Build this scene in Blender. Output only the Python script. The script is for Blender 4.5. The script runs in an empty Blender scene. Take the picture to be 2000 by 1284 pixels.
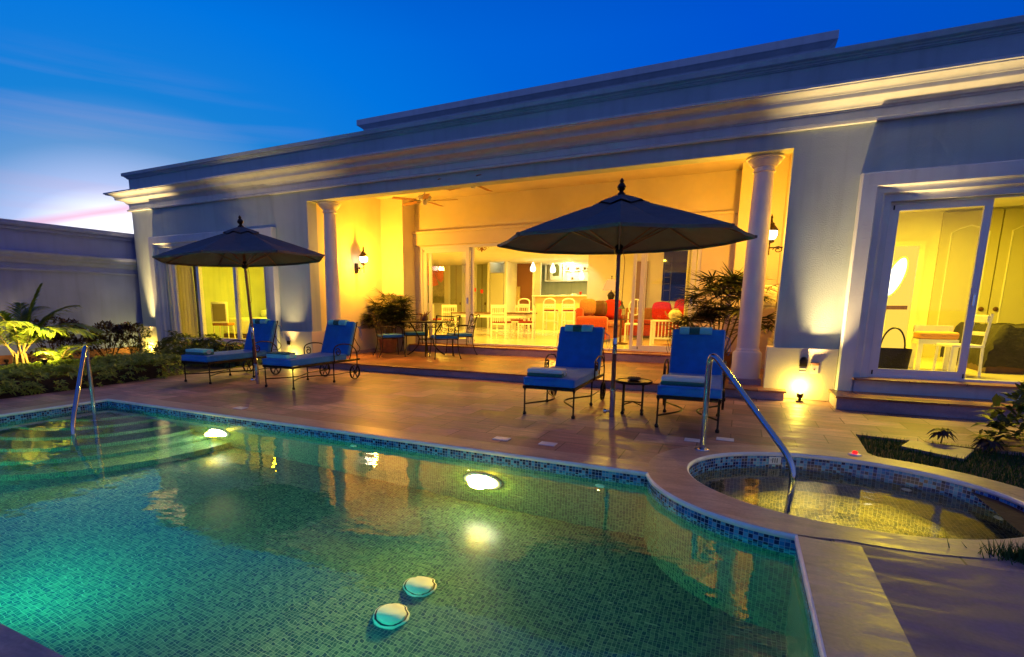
import bpy, bmesh, math, random
from mathutils import Vector, Matrix, noise
from mathutils.geometry import tessellate_polygon
random.seed(7)
PI = math.pi
sc = bpy.context.scene
COL = sc.collection

# ------------------------------------------------------------------ camera
CAMR = ((0.89231223, 0.45140675, 0.00329037), (0.0819353, -0.15478801, -0.9845442), (-0.44392058, 0.87879043, -0.17510538))
F, CX, CY = 1045.31, 913.47, 781.47
CAM = Vector((0, 0, 1.4))
right, down, fwd = [Vector(r) for r in CAMR]
cd = bpy.data.cameras.new('camera'); cam = bpy.data.objects.new('camera', cd); COL.objects.link(cam)
cd.sensor_fit = 'HORIZONTAL'; cd.sensor_width = 36; cd.lens = F / 2000 * 36
cd.shift_x = (1000 - CX) / 2000; cd.shift_y = (CY - 642) / 2000
cd.clip_start = 0.05; cd.clip_end = 3000
m = Matrix((right, -down, -fwd)).transposed().to_4x4(); m.translation = CAM
cam.matrix_world = m
sc.camera = cam

def at(px, py, Y):
    """where the sight line of the photo's pixel meets the plane y = Y (used to read real positions off the photo)"""
    d = right * ((px - CX) / F) + down * ((py - CY) / F) + fwd
    return CAM + d * ((Y - CAM.y) / d.y)

# ------------------------------------------------------------------ render settings
sc.render.engine = 'CYCLES'
sc.cycles.use_denoising = True
try: sc.cycles.denoiser = 'OPENIMAGEDENOISE'
except Exception: pass
sc.cycles.max_bounces = 8; sc.cycles.diffuse_bounces = 4; sc.cycles.glossy_bounces = 4
sc.cycles.transmission_bounces = 6; sc.cycles.transparent_max_bounces = 16
sc.cycles.sample_clamp_indirect = 4.0; sc.cycles.blur_glossy = 0.5
sc.cycles.caustics_reflective = False; sc.cycles.caustics_refractive = True
vs = sc.view_settings
vs.view_transform = 'Standard'; vs.look = 'None'; vs.gamma = 1; vs.exposure = 0.58
vs.use_curve_mapping = False

# ------------------------------------------------------------------ dusk sky
world = bpy.data.worlds.new('World'); sc.world = world; world.use_nodes = True
nt = world.node_tree; nt.nodes.clear()
def N(t, nt_, **k):
    n = nt_.nodes.new(t)
    for a, b in k.items(): setattr(n, a, b)
    return n
def ramp(nt_, stops, fac, interp='LINEAR'):
    r = N('ShaderNodeValToRGB', nt_); r.color_ramp.interpolation = interp
    e = r.color_ramp.elements
    while len(e) < len(stops): e.new(0.5)
    for i, (p, c) in enumerate(stops):
        e[i].position = p; e[i].color = (c[0], c[1], c[2], 1)
    nt_.links.new(fac, r.inputs[0]); return r.outputs[0]
def math_(nt_, op, a, b=None, c=None, clamp=False):
    n = N('ShaderNodeMath', nt_, operation=op); n.use_clamp = clamp
    for i, v in enumerate((a, b, c)):
        if v is None: continue
        if isinstance(v, (int, float)): n.inputs[i].default_value = v
        else: nt_.links.new(v, n.inputs[i])
    return n.outputs[0]
def mixc(nt_, fac, a, b, mode='MIX'):
    n = N('ShaderNodeMix', nt_, data_type='RGBA', blend_type=mode)
    for s, v in ((n.inputs[0], fac), (n.inputs[6], a), (n.inputs[7], b)):
        if isinstance(v, (int, float)): s.default_value = v
        elif isinstance(v, tuple): s.default_value = (v[0], v[1], v[2], 1)
        else: nt_.links.new(v, s)
    return n.outputs[2]

SUN = at(265, 500, 9.5) - CAM; SUN.normalize()
tc = N('ShaderNodeTexCoord', nt)
nrm = N('ShaderNodeVectorMath', nt, operation='NORMALIZE'); nt.links.new(tc.outputs['Generated'], nrm.inputs[0])
sep = N('ShaderNodeSeparateXYZ', nt); nt.links.new(nrm.outputs[0], sep.inputs[0])
# angle from the sunset point, stretched so that the glow hugs the horizon
dx = math_(nt, 'SUBTRACT', sep.outputs[0], SUN.x); dy = math_(nt, 'SUBTRACT', sep.outputs[1], SUN.y)
dz = math_(nt, 'MULTIPLY', math_(nt, 'SUBTRACT', sep.outputs[2], SUN.z), 1.55)
d2 = math_(nt, 'ADD', math_(nt, 'ADD', math_(nt, 'MULTIPLY', dx, dx), math_(nt, 'MULTIPLY', dy, dy)), math_(nt, 'MULTIPLY', dz, dz))
dist = math_(nt, 'MULTIPLY', math_(nt, 'SQRT', d2), 0.5)
glow = ramp(nt, [(0.0, (1.0, 0.97, 1.0)), (0.045, (0.85, 0.85, 0.95)), (0.078, (0.32, 0.40, 0.64)), (0.12, (0.085, 0.22, 0.46)), (0.17, (0.006, 0.15, 0.46)),
                 (0.27, (0.0, 0.118, 0.50)), (0.36, (0.0, 0.086, 0.46)), (0.52, (0.0, 0.056, 0.42)), (0.66, (0.0, 0.055, 0.35)), (1.0, (0.115, 0.150, 0.31))], dist)
# thin streaks of cloud over the sunset
mp = N('ShaderNodeMapping', nt); nt.links.new(nrm.outputs[0], mp.inputs[0])
mp.inputs['Rotation'].default_value = (0.06, 0.10, 0); mp.inputs['Scale'].default_value = (1.3, 1.3, 26)
nz = N('ShaderNodeTexNoise', nt); nz.inputs['Scale'].default_value = 1.6; nz.inputs['Detail'].default_value = 5
nt.links.new(mp.outputs[0], nz.inputs[0])
streak = ramp(nt, [(0.46, (0, 0, 0)), (0.66, (1, 1, 1))], nz.outputs[0])
near = ramp(nt, [(0.03, (1, 1, 1)), (0.22, (0, 0, 0))], dist)
lowm = ramp(nt, [(0.0, (1, 1, 1)), (0.33, (1, 1, 1)), (0.5, (0, 0, 0))], sep.outputs[2])
zf = ramp(nt, [(0.40, (1, 1, 1)), (0.62, (.62, .66, .72)), (0.85, (.45, .5, .55))], sep.outputs[2])
glow = mixc(nt, 1.0, glow, zf, 'MULTIPLY')
cm = math_(nt, 'MULTIPLY', math_(nt, 'MULTIPLY', streak, near), 0.28)
col = mixc(nt, cm, glow, (0.42, 0.27, 0.40))
# one pink streak slanting over the garden wall
q1 = (at(60, 436, 9.5) - CAM).normalized(); q2 = (at(245, 408, 9.5) - CAM).normalized(); pn = q1.cross(q2).normalized(); qm = (at(190, 417, 9.5) - CAM).normalized()
dt = N('ShaderNodeVectorMath', nt, operation='DOT_PRODUCT'); nt.links.new(nrm.outputs[0], dt.inputs[0]); dt.inputs[1].default_value = pn
dm = N('ShaderNodeVectorMath', nt, operation='DOT_PRODUCT'); nt.links.new(nrm.outputs[0], dm.inputs[0]); dm.inputs[1].default_value = qm
w1 = ramp(nt, [(0.0, (1, 1, 1)), (0.35, (.7, .7, .7)), (1.0, (0, 0, 0))], math_(nt, 'MULTIPLY', math_(nt, 'ABSOLUTE', dt.outputs['Value']), 110.0))
w2 = ramp(nt, [(0.984, (0, 0, 0)), (0.9975, (1, 1, 1))], dm.outputs['Value'])
col = mixc(nt, math_(nt, 'MULTIPLY', math_(nt, 'MULTIPLY', w1, w2), 0.62), col, (0.62, 0.22, 0.38))
# below the horizon
below = ramp(nt, [(0.49, (0, 0, 0)), (0.5, (1, 1, 1))], math_(nt, 'ADD', math_(nt, 'MULTIPLY', sep.outputs[2], 0.5), 0.5))
col = mixc(nt, below, (0.02, 0.02, 0.05), col)
bg = N('ShaderNodeBackground', nt); bg.inputs['Strength'].default_value = 1.0
nt.links.new(col, bg.inputs['Color'])
wo = N('ShaderNodeOutputWorld', nt); nt.links.new(bg.outputs[0], wo.inputs[0])

# ------------------------------------------------------------------ materials
def lin(h):
    h = h.lstrip('#'); o = []
    for i in (0, 2, 4):
        v = int(h[i:i+2], 16) / 255; o.append(v / 12.92 if v <= 0.04045 else ((v + 0.055) / 1.055) ** 2.4)
    return tuple(o)
def mat(name, col, rough=0.6, metal=0.0, noise_s=0, noise_a=0.15, bump=0, bump_s=60, spec=0.5, emit=None, estr=0, sheen=0, coat=0, trans=0):
    mt = bpy.data.materials.new(name); mt.use_nodes = True; t = mt.node_tree
    p = t.nodes['Principled BSDF']
    if isinstance(col, str): col = lin(col)
    p.inputs['Base Color'].default_value = (*col, 1); p.inputs['Roughness'].default_value = rough
    p.inputs['Metallic'].default_value = metal; p.inputs['Specular IOR Level'].default_value = spec
    p.inputs['Sheen Weight'].default_value = sheen; p.inputs['Coat Weight'].default_value = coat
    if emit: p.inputs['Emission Color'].default_value = (*emit, 1); p.inputs['Emission Strength'].default_value = estr
    tcx = N('ShaderNodeTexCoord', t)
    if noise_s:
        n = N('ShaderNodeTexNoise', t); n.inputs['Scale'].default_value = noise_s; n.inputs['Detail'].default_value = 6
        t.links.new(tcx.outputs['Object'], n.inputs[0])
        a = tuple(max(0, v * (1 - noise_a)) for v in col); b = tuple(min(1, v * (1 + noise_a)) for v in col)
        c = ramp(t, [(0.3, a), (0.7, b)], n.outputs[0]); t.links.new(c, p.inputs['Base Color'])
        if ('stucco' in name or 'render' in name) and 'porch' not in name:      # rain streaks and patches under the ledges
            ms = N('ShaderNodeMapping', t); ms.inputs['Scale'].default_value = (5, 5, 0.45); t.links.new(tcx.outputs['Object'], ms.inputs[0])
            ns = N('ShaderNodeTexNoise', t); ns.inputs['Scale'].default_value = 1.5; ns.inputs['Detail'].default_value = 6; t.links.new(ms.outputs[0], ns.inputs[0])
            t.links.new(mixc(t, 1.0, c, ramp(t, [(0.30, (0.88, 0.88, 0.88)), (0.48, (0.98, 0.98, 0.98)), (0.7, (1, 1, 1))], ns.outputs[0]), 'MULTIPLY'), p.inputs['Base Color'])
    if bump:
        n2 = N('ShaderNodeTexNoise', t); n2.inputs['Scale'].default_value = bump_s; n2.inputs['Detail'].default_value = 4
        t.links.new(tcx.outputs['Object'], n2.inputs[0])
        bp = N('ShaderNodeBump', t); bp.inputs['Strength'].default_value = bump; bp.inputs['Distance'].default_value = 0.02
        t.links.new(n2.outputs[0], bp.inputs['Height']); t.links.new(bp.outputs[0], p.inputs['Normal'])
    return mt
def stone(name, c1, c2, tw, th, rough, vein=1.0, joint=True, cj=None):
    """honed stone slabs with veins and thin joints, laid in world metres"""
    mt = bpy.data.materials.new(name); mt.use_nodes = True; t = mt.node_tree; p = t.nodes['Principled BSDF']; p.inputs['Specular IOR Level'].default_value = 0.32
    g = N('ShaderNodeNewGeometry', t)
    mp = N('ShaderNodeMapping', t); mp.inputs['Scale'].default_value = (1.2, 4.5, 4.5); mp.inputs['Rotation'].default_value = (0, 0, 0.12)
    t.links.new(g.outputs['Position'], mp.inputs[0])
    n = N('ShaderNodeTexNoise', t); n.inputs['Scale'].default_value = 1.7 * vein; n.inputs['Detail'].default_value = 8; n.inputs['Distortion'].default_value = 1.2
    t.links.new(mp.outputs[0], n.inputs[0])
    base = ramp(t, [(0.28, c2), (0.5, tuple((a + b) / 2 for a, b in zip(c1, c2))), (0.72, c1)], n.outputs[0])
    n3 = N('ShaderNodeTexNoise', t); n3.inputs['Scale'].default_value = 45; n3.inputs['Detail'].default_value = 3
    t.links.new(g.outputs['Position'], n3.inputs[0])
    base = mixc(t, 0.35, base, ramp(t, [(0.35, (0.55, 0.55, 0.55)), (0.65, (1, 1, 1))], n3.outputs[0]), 'MULTIPLY')
    n4 = N('ShaderNodeTexNoise', t); n4.inputs['Scale'].default_value = 0.9; n4.inputs['Detail'].default_value = 7; n4.inputs['Roughness'].default_value = 0.65
    t.links.new(g.outputs['Position'], n4.inputs[0])
    base = mixc(t, 1.0, base, ramp(t, [(0.34, (0.68, 0.66, 0.68)), (0.50, (0.94, 0.94, 0.94)), (0.66, (1, 1, 1))], n4.outputs[0]), 'MULTIPLY')
    if joint:
        br = N('ShaderNodeTexBrick', t); br.offset = 0.5; br.inputs['Scale'].default_value = 1
        br.inputs['Brick Width'].default_value = tw; br.inputs['Row Height'].default_value = th
        br.inputs['Mortar Size'].default_value = 0.007; br.inputs['Mortar Smooth'].default_value = 0.3; br.inputs['Bias'].default_value = 0
        br.inputs['Color1'].default_value = (0.50, 0.47, 0.47, 1); br.inputs['Color2'].default_value = (1, 1, 1, 1); br.inputs['Mortar'].default_value = (0.26, 0.23, 0.23, 1)
        t.links.new(g.outputs['Position'], br.inputs[0])
        base = mixc(t, 1.0, base, br.outputs[0], 'MULTIPLY')
    t.links.new(base, p.inputs['Base Color'])
    t.links.new(ramp(t, [(0.3, (rough * 0.75,) * 3), (0.7, (min(1, rough * 1.25),) * 3)], n.outputs[0]), p.inputs['Roughness'])
    bp = N('ShaderNodeBump', t); bp.inputs['Strength'].default_value = 0.07; bp.inputs['Distance'].default_value = 0.01
    t.links.new(n3.outputs[0], bp.inputs['Height']); t.links.new(bp.outputs[0], p.inputs['Normal'])
    return mt
def mosaic(name, cols, grout, tile=0.03, rough=0.25, bias=0.0):
    """small glazed tiles on UV metres; each tile picks one of the colours"""
    mt = bpy.data.materials.new(name); mt.use_nodes = True; t = mt.node_tree; p = t.nodes['Principled BSDF']
    uv = N('ShaderNodeUVMap', t)
    sc_ = N('ShaderNodeVectorMath', t, operation='SCALE'); sc_.inputs['Scale'].default_value = 1 / tile; t.links.new(uv.outputs[0], sc_.inputs[0])
    fl = N('ShaderNodeVectorMath', t, operation='FLOOR'); t.links.new(sc_.outputs[0], fl.inputs[0])
    wn = N('ShaderNodeTexWhiteNoise', t, noise_dimensions='3D'); t.links.new(fl.outputs[0], wn.inputs[0])
    k = len(cols); c = ramp(t, [(i / k, cl) for i, cl in enumerate(cols)], wn.outputs[0], 'CONSTANT')
    fr = N('ShaderNodeVectorMath', t, operation='FRACTION'); t.links.new(sc_.outputs[0], fr.inputs[0])
    s = N('ShaderNodeSeparateXYZ', t); t.links.new(fr.outputs[0], s.inputs[0])
    ex = math_(t, 'ABSOLUTE', math_(t, 'SUBTRACT', s.outputs[0], 0.5)); ey = math_(t, 'ABSOLUTE', math_(t, 'SUBTRACT', s.outputs[1], 0.5))
    e = math_(t, 'MAXIMUM', ex, ey); gm = math_(t, 'GREATER_THAN', e, 0.445)
    cc = mixc(t, gm, c, grout); t.links.new(cc, p.inputs['Base Color'])
    t.links.new(mixc(t, gm, (rough,) * 3, (0.8,) * 3), p.inputs['Roughness'])
    bp = N('ShaderNodeBump', t); bp.inputs['Strength'].default_value = 0.5; bp.inputs['Distance'].default_value = 0.003; bp.invert = True
    t.links.new(gm, bp.inputs['Height']); t.links.new(bp.outputs[0], p.inputs['Normal'])
    return mt
def glass_pane(name, tint=(1, 1, 1), gl=1.0):
    mt = bpy.data.materials.new(name); mt.use_nodes = True; t = mt.node_tree; t.nodes.clear()
    tr = N('ShaderNodeBsdfTransparent', t); tr.inputs[0].default_value = (*tint, 1)
    g = N('ShaderNodeBsdfGlossy', t); g.inputs['Roughness'].default_value = 0.0; g.inputs[0].default_value = (gl, gl, gl, 1)
    fr = N('ShaderNodeFresnel', t); fr.inputs[0].default_value = 1.5
    gg = N('ShaderNodeNewGeometry', t)
    ff = math_(t, 'MULTIPLY', fr.outputs[0], math_(t, 'SUBTRACT', 1.0, gg.outputs['Backfacing']))
    mx = N('ShaderNodeMixShader', t); t.links.new(ff, mx.inputs[0]); t.links.new(tr.outputs[0], mx.inputs[1]); t.links.new(g.outputs[0], mx.inputs[2])
    o = N('ShaderNodeOutputMaterial', t); t.links.new(mx.outputs[0], o.inputs[0]); return mt
def water_mat(name, color, bump=0.08, scale=3.0):
    mt = bpy.data.materials.new(name); mt.use_nodes = True; t = mt.node_tree; p = t.nodes['Principled BSDF']
    p.inputs['Base Color'].default_value = (*color, 1); p.inputs['Transmission Weight'].default_value = 1
    p.inputs['IOR'].default_value = 1.33; p.inputs['Specular IOR Level'].default_value = 1.0; p.inputs['Roughness'].default_value = 0.0
    g = N('ShaderNodeNewGeometry', t)
    n = N('ShaderNodeTexNoise', t); n.inputs['Scale'].default_value = scale; n.inputs['Detail'].default_value = 3
    mp = N('ShaderNodeMapping', t); mp.inputs['Scale'].default_value = (1, 1.6, 1)
    t.links.new(g.outputs['Position'], mp.inputs[0]); t.links.new(mp.outputs[0], n.inputs[0])
    bp = N('ShaderNodeBump', t); bp.inputs['Strength'].default_value = bump; bp.inputs['Distance'].default_value = 0.05
    t.links.new(n.outputs[0], bp.inputs['Height']); t.links.new(bp.outputs[0], p.inputs['Normal'])
    return mt
def emitm(name, col, s):
    mt = bpy.data.materials.new(name); mt.use_nodes = True; t = mt.node_tree; t.nodes.clear()
    e = N('ShaderNodeEmission', t); e.inputs[0].default_value = (*col, 1); e.inputs[1].default_value = s
    o = N('ShaderNodeOutputMaterial', t); t.links.new(e.outputs[0], o.inputs[0]); return mt
def leafm(name, c1, c2, rough=0.45, trans=0.3):
    mt = bpy.data.materials.new(name); mt.use_nodes = True; t = mt.node_tree; p = t.nodes['Principled BSDF']
    g = N('ShaderNodeNewGeometry', t)
    c = ramp(t, [(0.0, c1), (1.0, c2)], g.outputs['Random Per Island']); t.links.new(c, p.inputs['Base Color'])
    p.inputs['Roughness'].default_value = rough
    tl = N('ShaderNodeBsdfTranslucent', t); t.links.new(c, tl.inputs[0])
    mx = N('ShaderNodeMixShader', t); mx.inputs[0].default_value = trans
    o = t.nodes['Material Output']; t.links.new(p.outputs[0], mx.inputs[1]); t.links.new(tl.outputs[0], mx.inputs[2]); t.links.new(mx.outputs[0], o.inputs[0])
    return mt

M = {}
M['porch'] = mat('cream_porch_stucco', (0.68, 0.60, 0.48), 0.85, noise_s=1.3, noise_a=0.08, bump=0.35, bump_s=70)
M['stucco'] = mat('dusk_shade_stucco', (0.38, 0.46, 0.50), 0.85, noise_s=1.3, noise_a=0.08, bump=0.35, bump_s=70)  # same cream stucco as the porch, blue dusk shade put into its colour
M['trim'] = mat('smooth_pale_render', (0.56, 0.60, 0.66), 0.6, noise_s=3, noise_a=0.06, bump=0.1, bump_s=40)
M['column'] = mat('painted_column', (0.72, 0.70, 0.72), 0.5, noise_s=4, noise_a=0.05)
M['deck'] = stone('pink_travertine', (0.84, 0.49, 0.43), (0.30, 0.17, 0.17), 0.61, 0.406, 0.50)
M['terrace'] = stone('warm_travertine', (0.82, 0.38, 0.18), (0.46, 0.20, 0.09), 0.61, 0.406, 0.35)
M['coping'] = stone('coping_stone', (0.62, 0.42, 0.35), (0.34, 0.22, 0.19), 1.2, 0.9, 0.4, vein=1.6, joint=False)
M['stepstone'] = stone('step_stone', (0.50, 0.38, 0.44), (0.34, 0.25, 0.30), 1.2, 9.0, 0.5, joint=False)
M['shaded_deck'] = stone('shaded_deck_purple', (0.30, 0.20, 0.27), (0.17, 0.11, 0.17), 1, 1, 0.6, joint=False)  # deck stone in shade: the darkening is in this colour
M['nose'] = mat('lamplit_nosing_and_plates', (0.80, 0.76, 0.76), 0.3, noise_s=6, noise_a=0.1, bump=0.1)  # nosing paled to carry the pool lamps' light; also plain white plates
M['floor_tile'] = mat('polished_cream_tile', (0.75, 0.66, 0.50), 0.12, noise_s=2, noise_a=0.1)
M['int_wall'] = mat('cream_plaster', (0.78, 0.74, 0.62), 0.8, noise_s=2, noise_a=0.03)
M['int_white'] = mat('white_lacquer', (0.80, 0.80, 0.76), 0.4)
M['alu'] = mat('white_aluminium', (0.70, 0.70, 0.74), 0.35, metal=0.0, coat=0.2)
M['dark'] = mat('black_gap', (0.012, 0.012, 0.015), 0.5)
M['iron'] = mat('black_wrought_iron', (0.022, 0.014, 0.012), 0.42, metal=0.6, noise_s=30, noise_a=0.3)
M['blue'] = mat('royal_blue_canvas', (0.004, 0.18, 0.62), 0.8, noise_s=9, noise_a=0.12, bump=0.3, bump_s=220, sheen=0.2)
M['aqua'] = mat('aqua_terry', (0.24, 0.95, 1.0), 0.95, bump=0.8, bump_s=260, sheen=0.3)
M['aquaw'] = mat('white_terry', (0.86, 0.96, 1.0), 0.95, bump=0.8, bump_s=260, sheen=0.3)
M['green'] = mat('green_terry', (0.006, 0.16, 0.14), 0.95, bump=0.8, bump_s=260, sheen=0.3)
M['canopy'] = mat('navy_umbrella_cloth', (0.105, 0.088, 0.095), 0.8, noise_s=8, noise_a=0.1, bump=0.2, bump_s=200)
M['wood'] = mat('varnished_teak', (0.17, 0.038, 0.016), 0.3, noise_s=14, noise_a=0.35, coat=0.5)
M['steel'] = mat('polished_steel', (0.50, 0.51, 0.56), 0.08, metal=1.0)
M['white'] = mat('white_plastic', (0.8, 0.8, 0.78), 0.4)
M['mosaic'] = mosaic('teal_mosaic', [(0.025, 0.11, 0.11), (0.06, 0.18, 0.15), (0.018, 0.08, 0.11), (0.09, 0.23, 0.17), (0.035, 0.13, 0.12)], (0.17, 0.36, 0.26), 0.026)
M['band'] = mosaic('blue_band_mosaic', [(0.006, 0.012, 0.07), (0.015, 0.07, 0.30), (0.008, 0.016, 0.10), (0.03, 0.20, 0.52), (0.10, 0.34, 0.62)], (0.30, 0.36, 0.60), 0.03, 0.15)
M['spa_mosaic'] = mosaic('spa_mosaic', [(0.07, 0.08, 0.06), (0.12, 0.12, 0.07), (0.05, 0.06, 0.06), (0.16, 0.15, 0.08)], (0.28, 0.27, 0.2), 0.03)
M['water'] = water_mat('pool_water', (0.75, 0.98, 0.96), 0.08, 2.6)
M['spa_water'] = water_mat('spa_water', (0.95, 1, 0.97), 0.07, 4)
M['glass'] = glass_pane('window_glass')
M['soil'] = mat('dark_soil', (0.035, 0.022, 0.015), 0.95, noise_s=8, noise_a=0.4, bump=0.6, bump_s=25)
M['grass'] = leafm('grass_blades', (0.012, 0.045, 0.006), (0.03, 0.10, 0.012), 0.6, 0.2)
M['hedge'] = leafm('hedge_leaves', (0.09, 0.16, 0.016), (0.32, 0.40, 0.06))
M['bush'] = leafm('bush_leaves', (0.025, 0.05, 0.012), (0.12, 0.15, 0.03))
M['darkleaf'] = leafm('dark_purple_leaves', (0.02, 0.012, 0.014), (0.05, 0.02, 0.02))
M['palm'] = leafm('palm_leaflets', (0.06, 0.13, 0.012), (0.22, 0.28, 0.04))
M['rhapis'] = leafm('fan_palm_leaves', (0.012, 0.022, 0.006), (0.035, 0.05, 0.012), 0.5, 0.12)
M['stem'] = mat('green_brown_stem', (0.20, 0.16, 0.05), 0.7, noise_s=20, noise_a=0.4)
M['redflower'] = mat('red_petal', (0.6, 0.01, 0.02), 0.6)
M['terracotta'] = mat('terracotta', (0.25, 0.10, 0.05), 0.8, noise_s=9, noise_a=0.2)
M['orange'] = mat('orange_chenille', (0.38, 0.035, 0.008), 0.9, noise_s=25, noise_a=0.25, bump=0.5, bump_s=80, sheen=0.4)
M['red'] = mat('red_fabric', (0.48, 0.012, 0.004), 0.85, noise_s=25, noise_a=0.2)
M['tan'] = mat('tan_fabric', (0.34, 0.15, 0.06), 0.9, noise_s=25, noise_a=0.2)
M['darkred'] = mat('dark_red_cushion', (0.22, 0.02, 0.01), 0.9)
M['grey'] = mat('charcoal_blanket', (0.022, 0.018, 0.022), 0.95, noise_s=12, noise_a=0.3, bump=0.6, bump_s=30)
M['linen'] = leafm('linen_curtain', (0.55, 0.50, 0.36), (0.60, 0.55, 0.40), 0.9, 0.55)
M['brown'] = mat('brown_wood', (0.10, 0.035, 0.015), 0.5, noise_s=8, noise_a=0.3)
M['clear'] = glass_pane('clear_glass', (0.95, 0.97, 0.95))
M['nightglass'] = mat('dark_night_glass', (0.006, 0.005, 0.006), 0.05, coat=0.5)
M['lampglow'] = emitm('lit_lantern_glass', (1.0, 0.80, 0.50), 9)
M['shade'] = emitm('lit_lampshade', (1.0, 0.36, 0.08), 0.9)
M['shadew'] = emitm('lit_white_shade', (1.0, 0.95, 0.55), 2.5)
M['downlight'] = emitm('lit_downlight', (1.0, 0.95, 0.85), 14)
M['poollamp'] = emitm('lit_pool_lamp', (1.0, 0.93, 0.55), 22)
M['chrome'] = mat('chrome', (0.8, 0.8, 0.8), 0.06, metal=1)

# ------------------------------------------------------------------ mesh helpers
def nb(): return bmesh.new()
def bx(bm, x0, x1, y0, y1, z0, z1, bev=0, T=None, seg=2):
    r = bmesh.ops.create_cube(bm, size=1.0)['verts']
    for v in r: v.co = Vector((x0 + (v.co.x + .5) * (x1 - x0), y0 + (v.co.y + .5) * (y1 - y0), z0 + (v.co.z + .5) * (z1 - z0)))
    if bev:
        es = list({e for v in r for e in v.link_edges})
        o = bmesh.ops.bevel(bm, geom=es, offset=bev, segments=seg, affect='EDGES', profile=0.5)
        r = [v for f in o['faces'] for v in f.verts] + [v for v in r if v.is_valid]; r = list({v for v in r if v.is_valid})
        # include every vertex of the bevelled island
        st = list(r); seen = set(r)
        while st:
            v = st.pop()
            for e in v.link_edges:
                w = e.other_vert(v)
                if w not in seen: seen.add(w); st.append(w)
        r = list(seen)
    if T is not None:
        for v in r: v.co = T @ v.co
    return r
def ring(c, u, w, r, n): return [c + u * (math.cos(2 * PI * i / n) * r) + w * (math.sin(2 * PI * i / n) * r) for i in range(n)]
def tube(bm, pts, r, n=8, closed=False, caps=True):
    pts = [Vector(p) for p in pts]; k = len(pts)
    rs = r if isinstance(r, (list, tuple)) else [r] * k
    tg = []
    for i in range(k):
        a = pts[(i - 1) % k] if (closed or i > 0) else pts[i]; b = pts[(i + 1) % k] if (closed or i < k - 1) else pts[i]
        t = b - a; tg.append(t.normalized() if t.length > 1e-9 else Vector((0, 0, 1)))
    u = tg[0].orthogonal().normalized(); rings = []
    for i in range(k):
        u = (u - tg[i] * u.dot(tg[i]))
        u = u.normalized() if u.length > 1e-6 else tg[i].orthogonal().normalized()
        w = tg[i].cross(u); rings.append([bm.verts.new(p) for p in ring(pts[i], u, w, rs[i], n)])
    m_ = k if closed else k - 1
    for i in range(m_):
        a, b = rings[i], rings[(i + 1) % k]
        for j in range(n): bm.faces.new((a[j], a[(j + 1) % n], b[(j + 1) % n], b[j]))
    if caps and not closed:
        bm.faces.new(rings[0][::-1]); bm.faces.new(rings[-1])
def lathe(bm, prof, n=20, c=(0, 0, 0), T=None):
    c = Vector(c); rg = []
    for r, z in prof:
        if r < 1e-5: rg.append([bm.verts.new(c + Vector((0, 0, z)))])
        else: rg.append([bm.verts.new(c + Vector((r * math.cos(2 * PI * i / n), r * math.sin(2 * PI * i / n), z))) for i in range(n)])
    for a, b in zip(rg, rg[1:]):
        for j in range(n):
            j2 = (j + 1) % n
            if len(a) == 1 and len(b) == 1: continue
            if len(a) == 1: bm.faces.new((a[0], b[j2], b[j]))
            elif len(b) == 1: bm.faces.new((a[j], a[j2], b[0]))
            else: bm.faces.new((a[j], a[j2], b[j2], b[j]))
    if T is not None:
        for g in rg:
            for v in g: v.co = T @ v.co
def sweep(bm, prof, path, closed=False):
    """profile (outward, z) carried along a plan polyline with mitred corners; outward is to the right of travel"""
    k = len(path); P = [Vector((p[0], p[1])) for p in path]; rows = []
    for i in range(k):
        d1 = (P[i] - P[i - 1]).normalized() if (i > 0 or closed) else None
        d2 = (P[(i + 1) % k] - P[i]).normalized() if (i < k - 1 or closed) else None
        d1 = d1 or d2; d2 = d2 or d1
        n1 = Vector((d1.y, -d1.x)); n2 = Vector((d2.y, -d2.x)); mm = (n1 + n2).normalized(); s = 1 / max(0.2, mm.dot(n1))
        rows.append([bm.verts.new((P[i].x + mm.x * o * s, P[i].y + mm.y * o * s, z)) for o, z in prof])
    for i in range(k if closed else k - 1):
        a, b = rows[i], rows[(i + 1) % k]
        for j in range(len(prof) - 1): bm.faces.new((a[j], b[j], b[j + 1], a[j + 1]))
    if not closed:
        try: bm.faces.new(rows[0]); bm.faces.new(rows[-1][::-1])
        except Exception: pass
def plate(bm, outer, holes, z, thick=0, uvl=None):
    polys = [[Vector((x, y, z)) for x, y in outer]] + [[Vector((x, y, z)) for x, y in h] for h in holes]
    flat = [v for pl in polys for v in pl]; vs_ = [bm.verts.new(v) for v in flat]
    for t in tessellate_polygon(polys):
        a, b, c = (vs_[i] for i in t)
        n = (b.co - a.co).cross(c.co - a.co)
        if n.length < 1e-10: continue
        f = bm.faces.new((a, b, c) if n.z > 0 else (a, c, b))
    if thick:
        o = 0
        for pl in polys:
            k = len(pl); lo = [bm.verts.new(p - Vector((0, 0, thick))) for p in pl]
            for i in range(k):
                j = (i + 1) % k; bm.faces.new((vs_[o + i], vs_[o + j], lo[j], lo[i]))
            o += k
def obj(name, bm, m_, parent=None, smooth=None, world=False, fix=True):
    if fix: bmesh.ops.recalc_face_normals(bm, faces=bm.faces)
    me = bpy.data.meshes.new(name); bm.to_mesh(me); bm.free()
    if isinstance(m_, str): m_ = M[m_]
    me.materials.append(m_)
    if smooth is not None:
        me.shade_smooth()
        if smooth > 0: me.set_sharp_from_angle(angle=math.radians(smooth))
    o = bpy.data.objects.new(name, me); COL.objects.link(o)
    if parent:
        o.parent = parent
        if world: o.location = -parent.location
    return o
def tag(o, label=None, cat=None, group=None, kind=None):
    if label: o['label'] = label
    if cat: o['category'] = cat
    if group: o['group'] = group
    if kind: o['kind'] = kind
    return o
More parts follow.
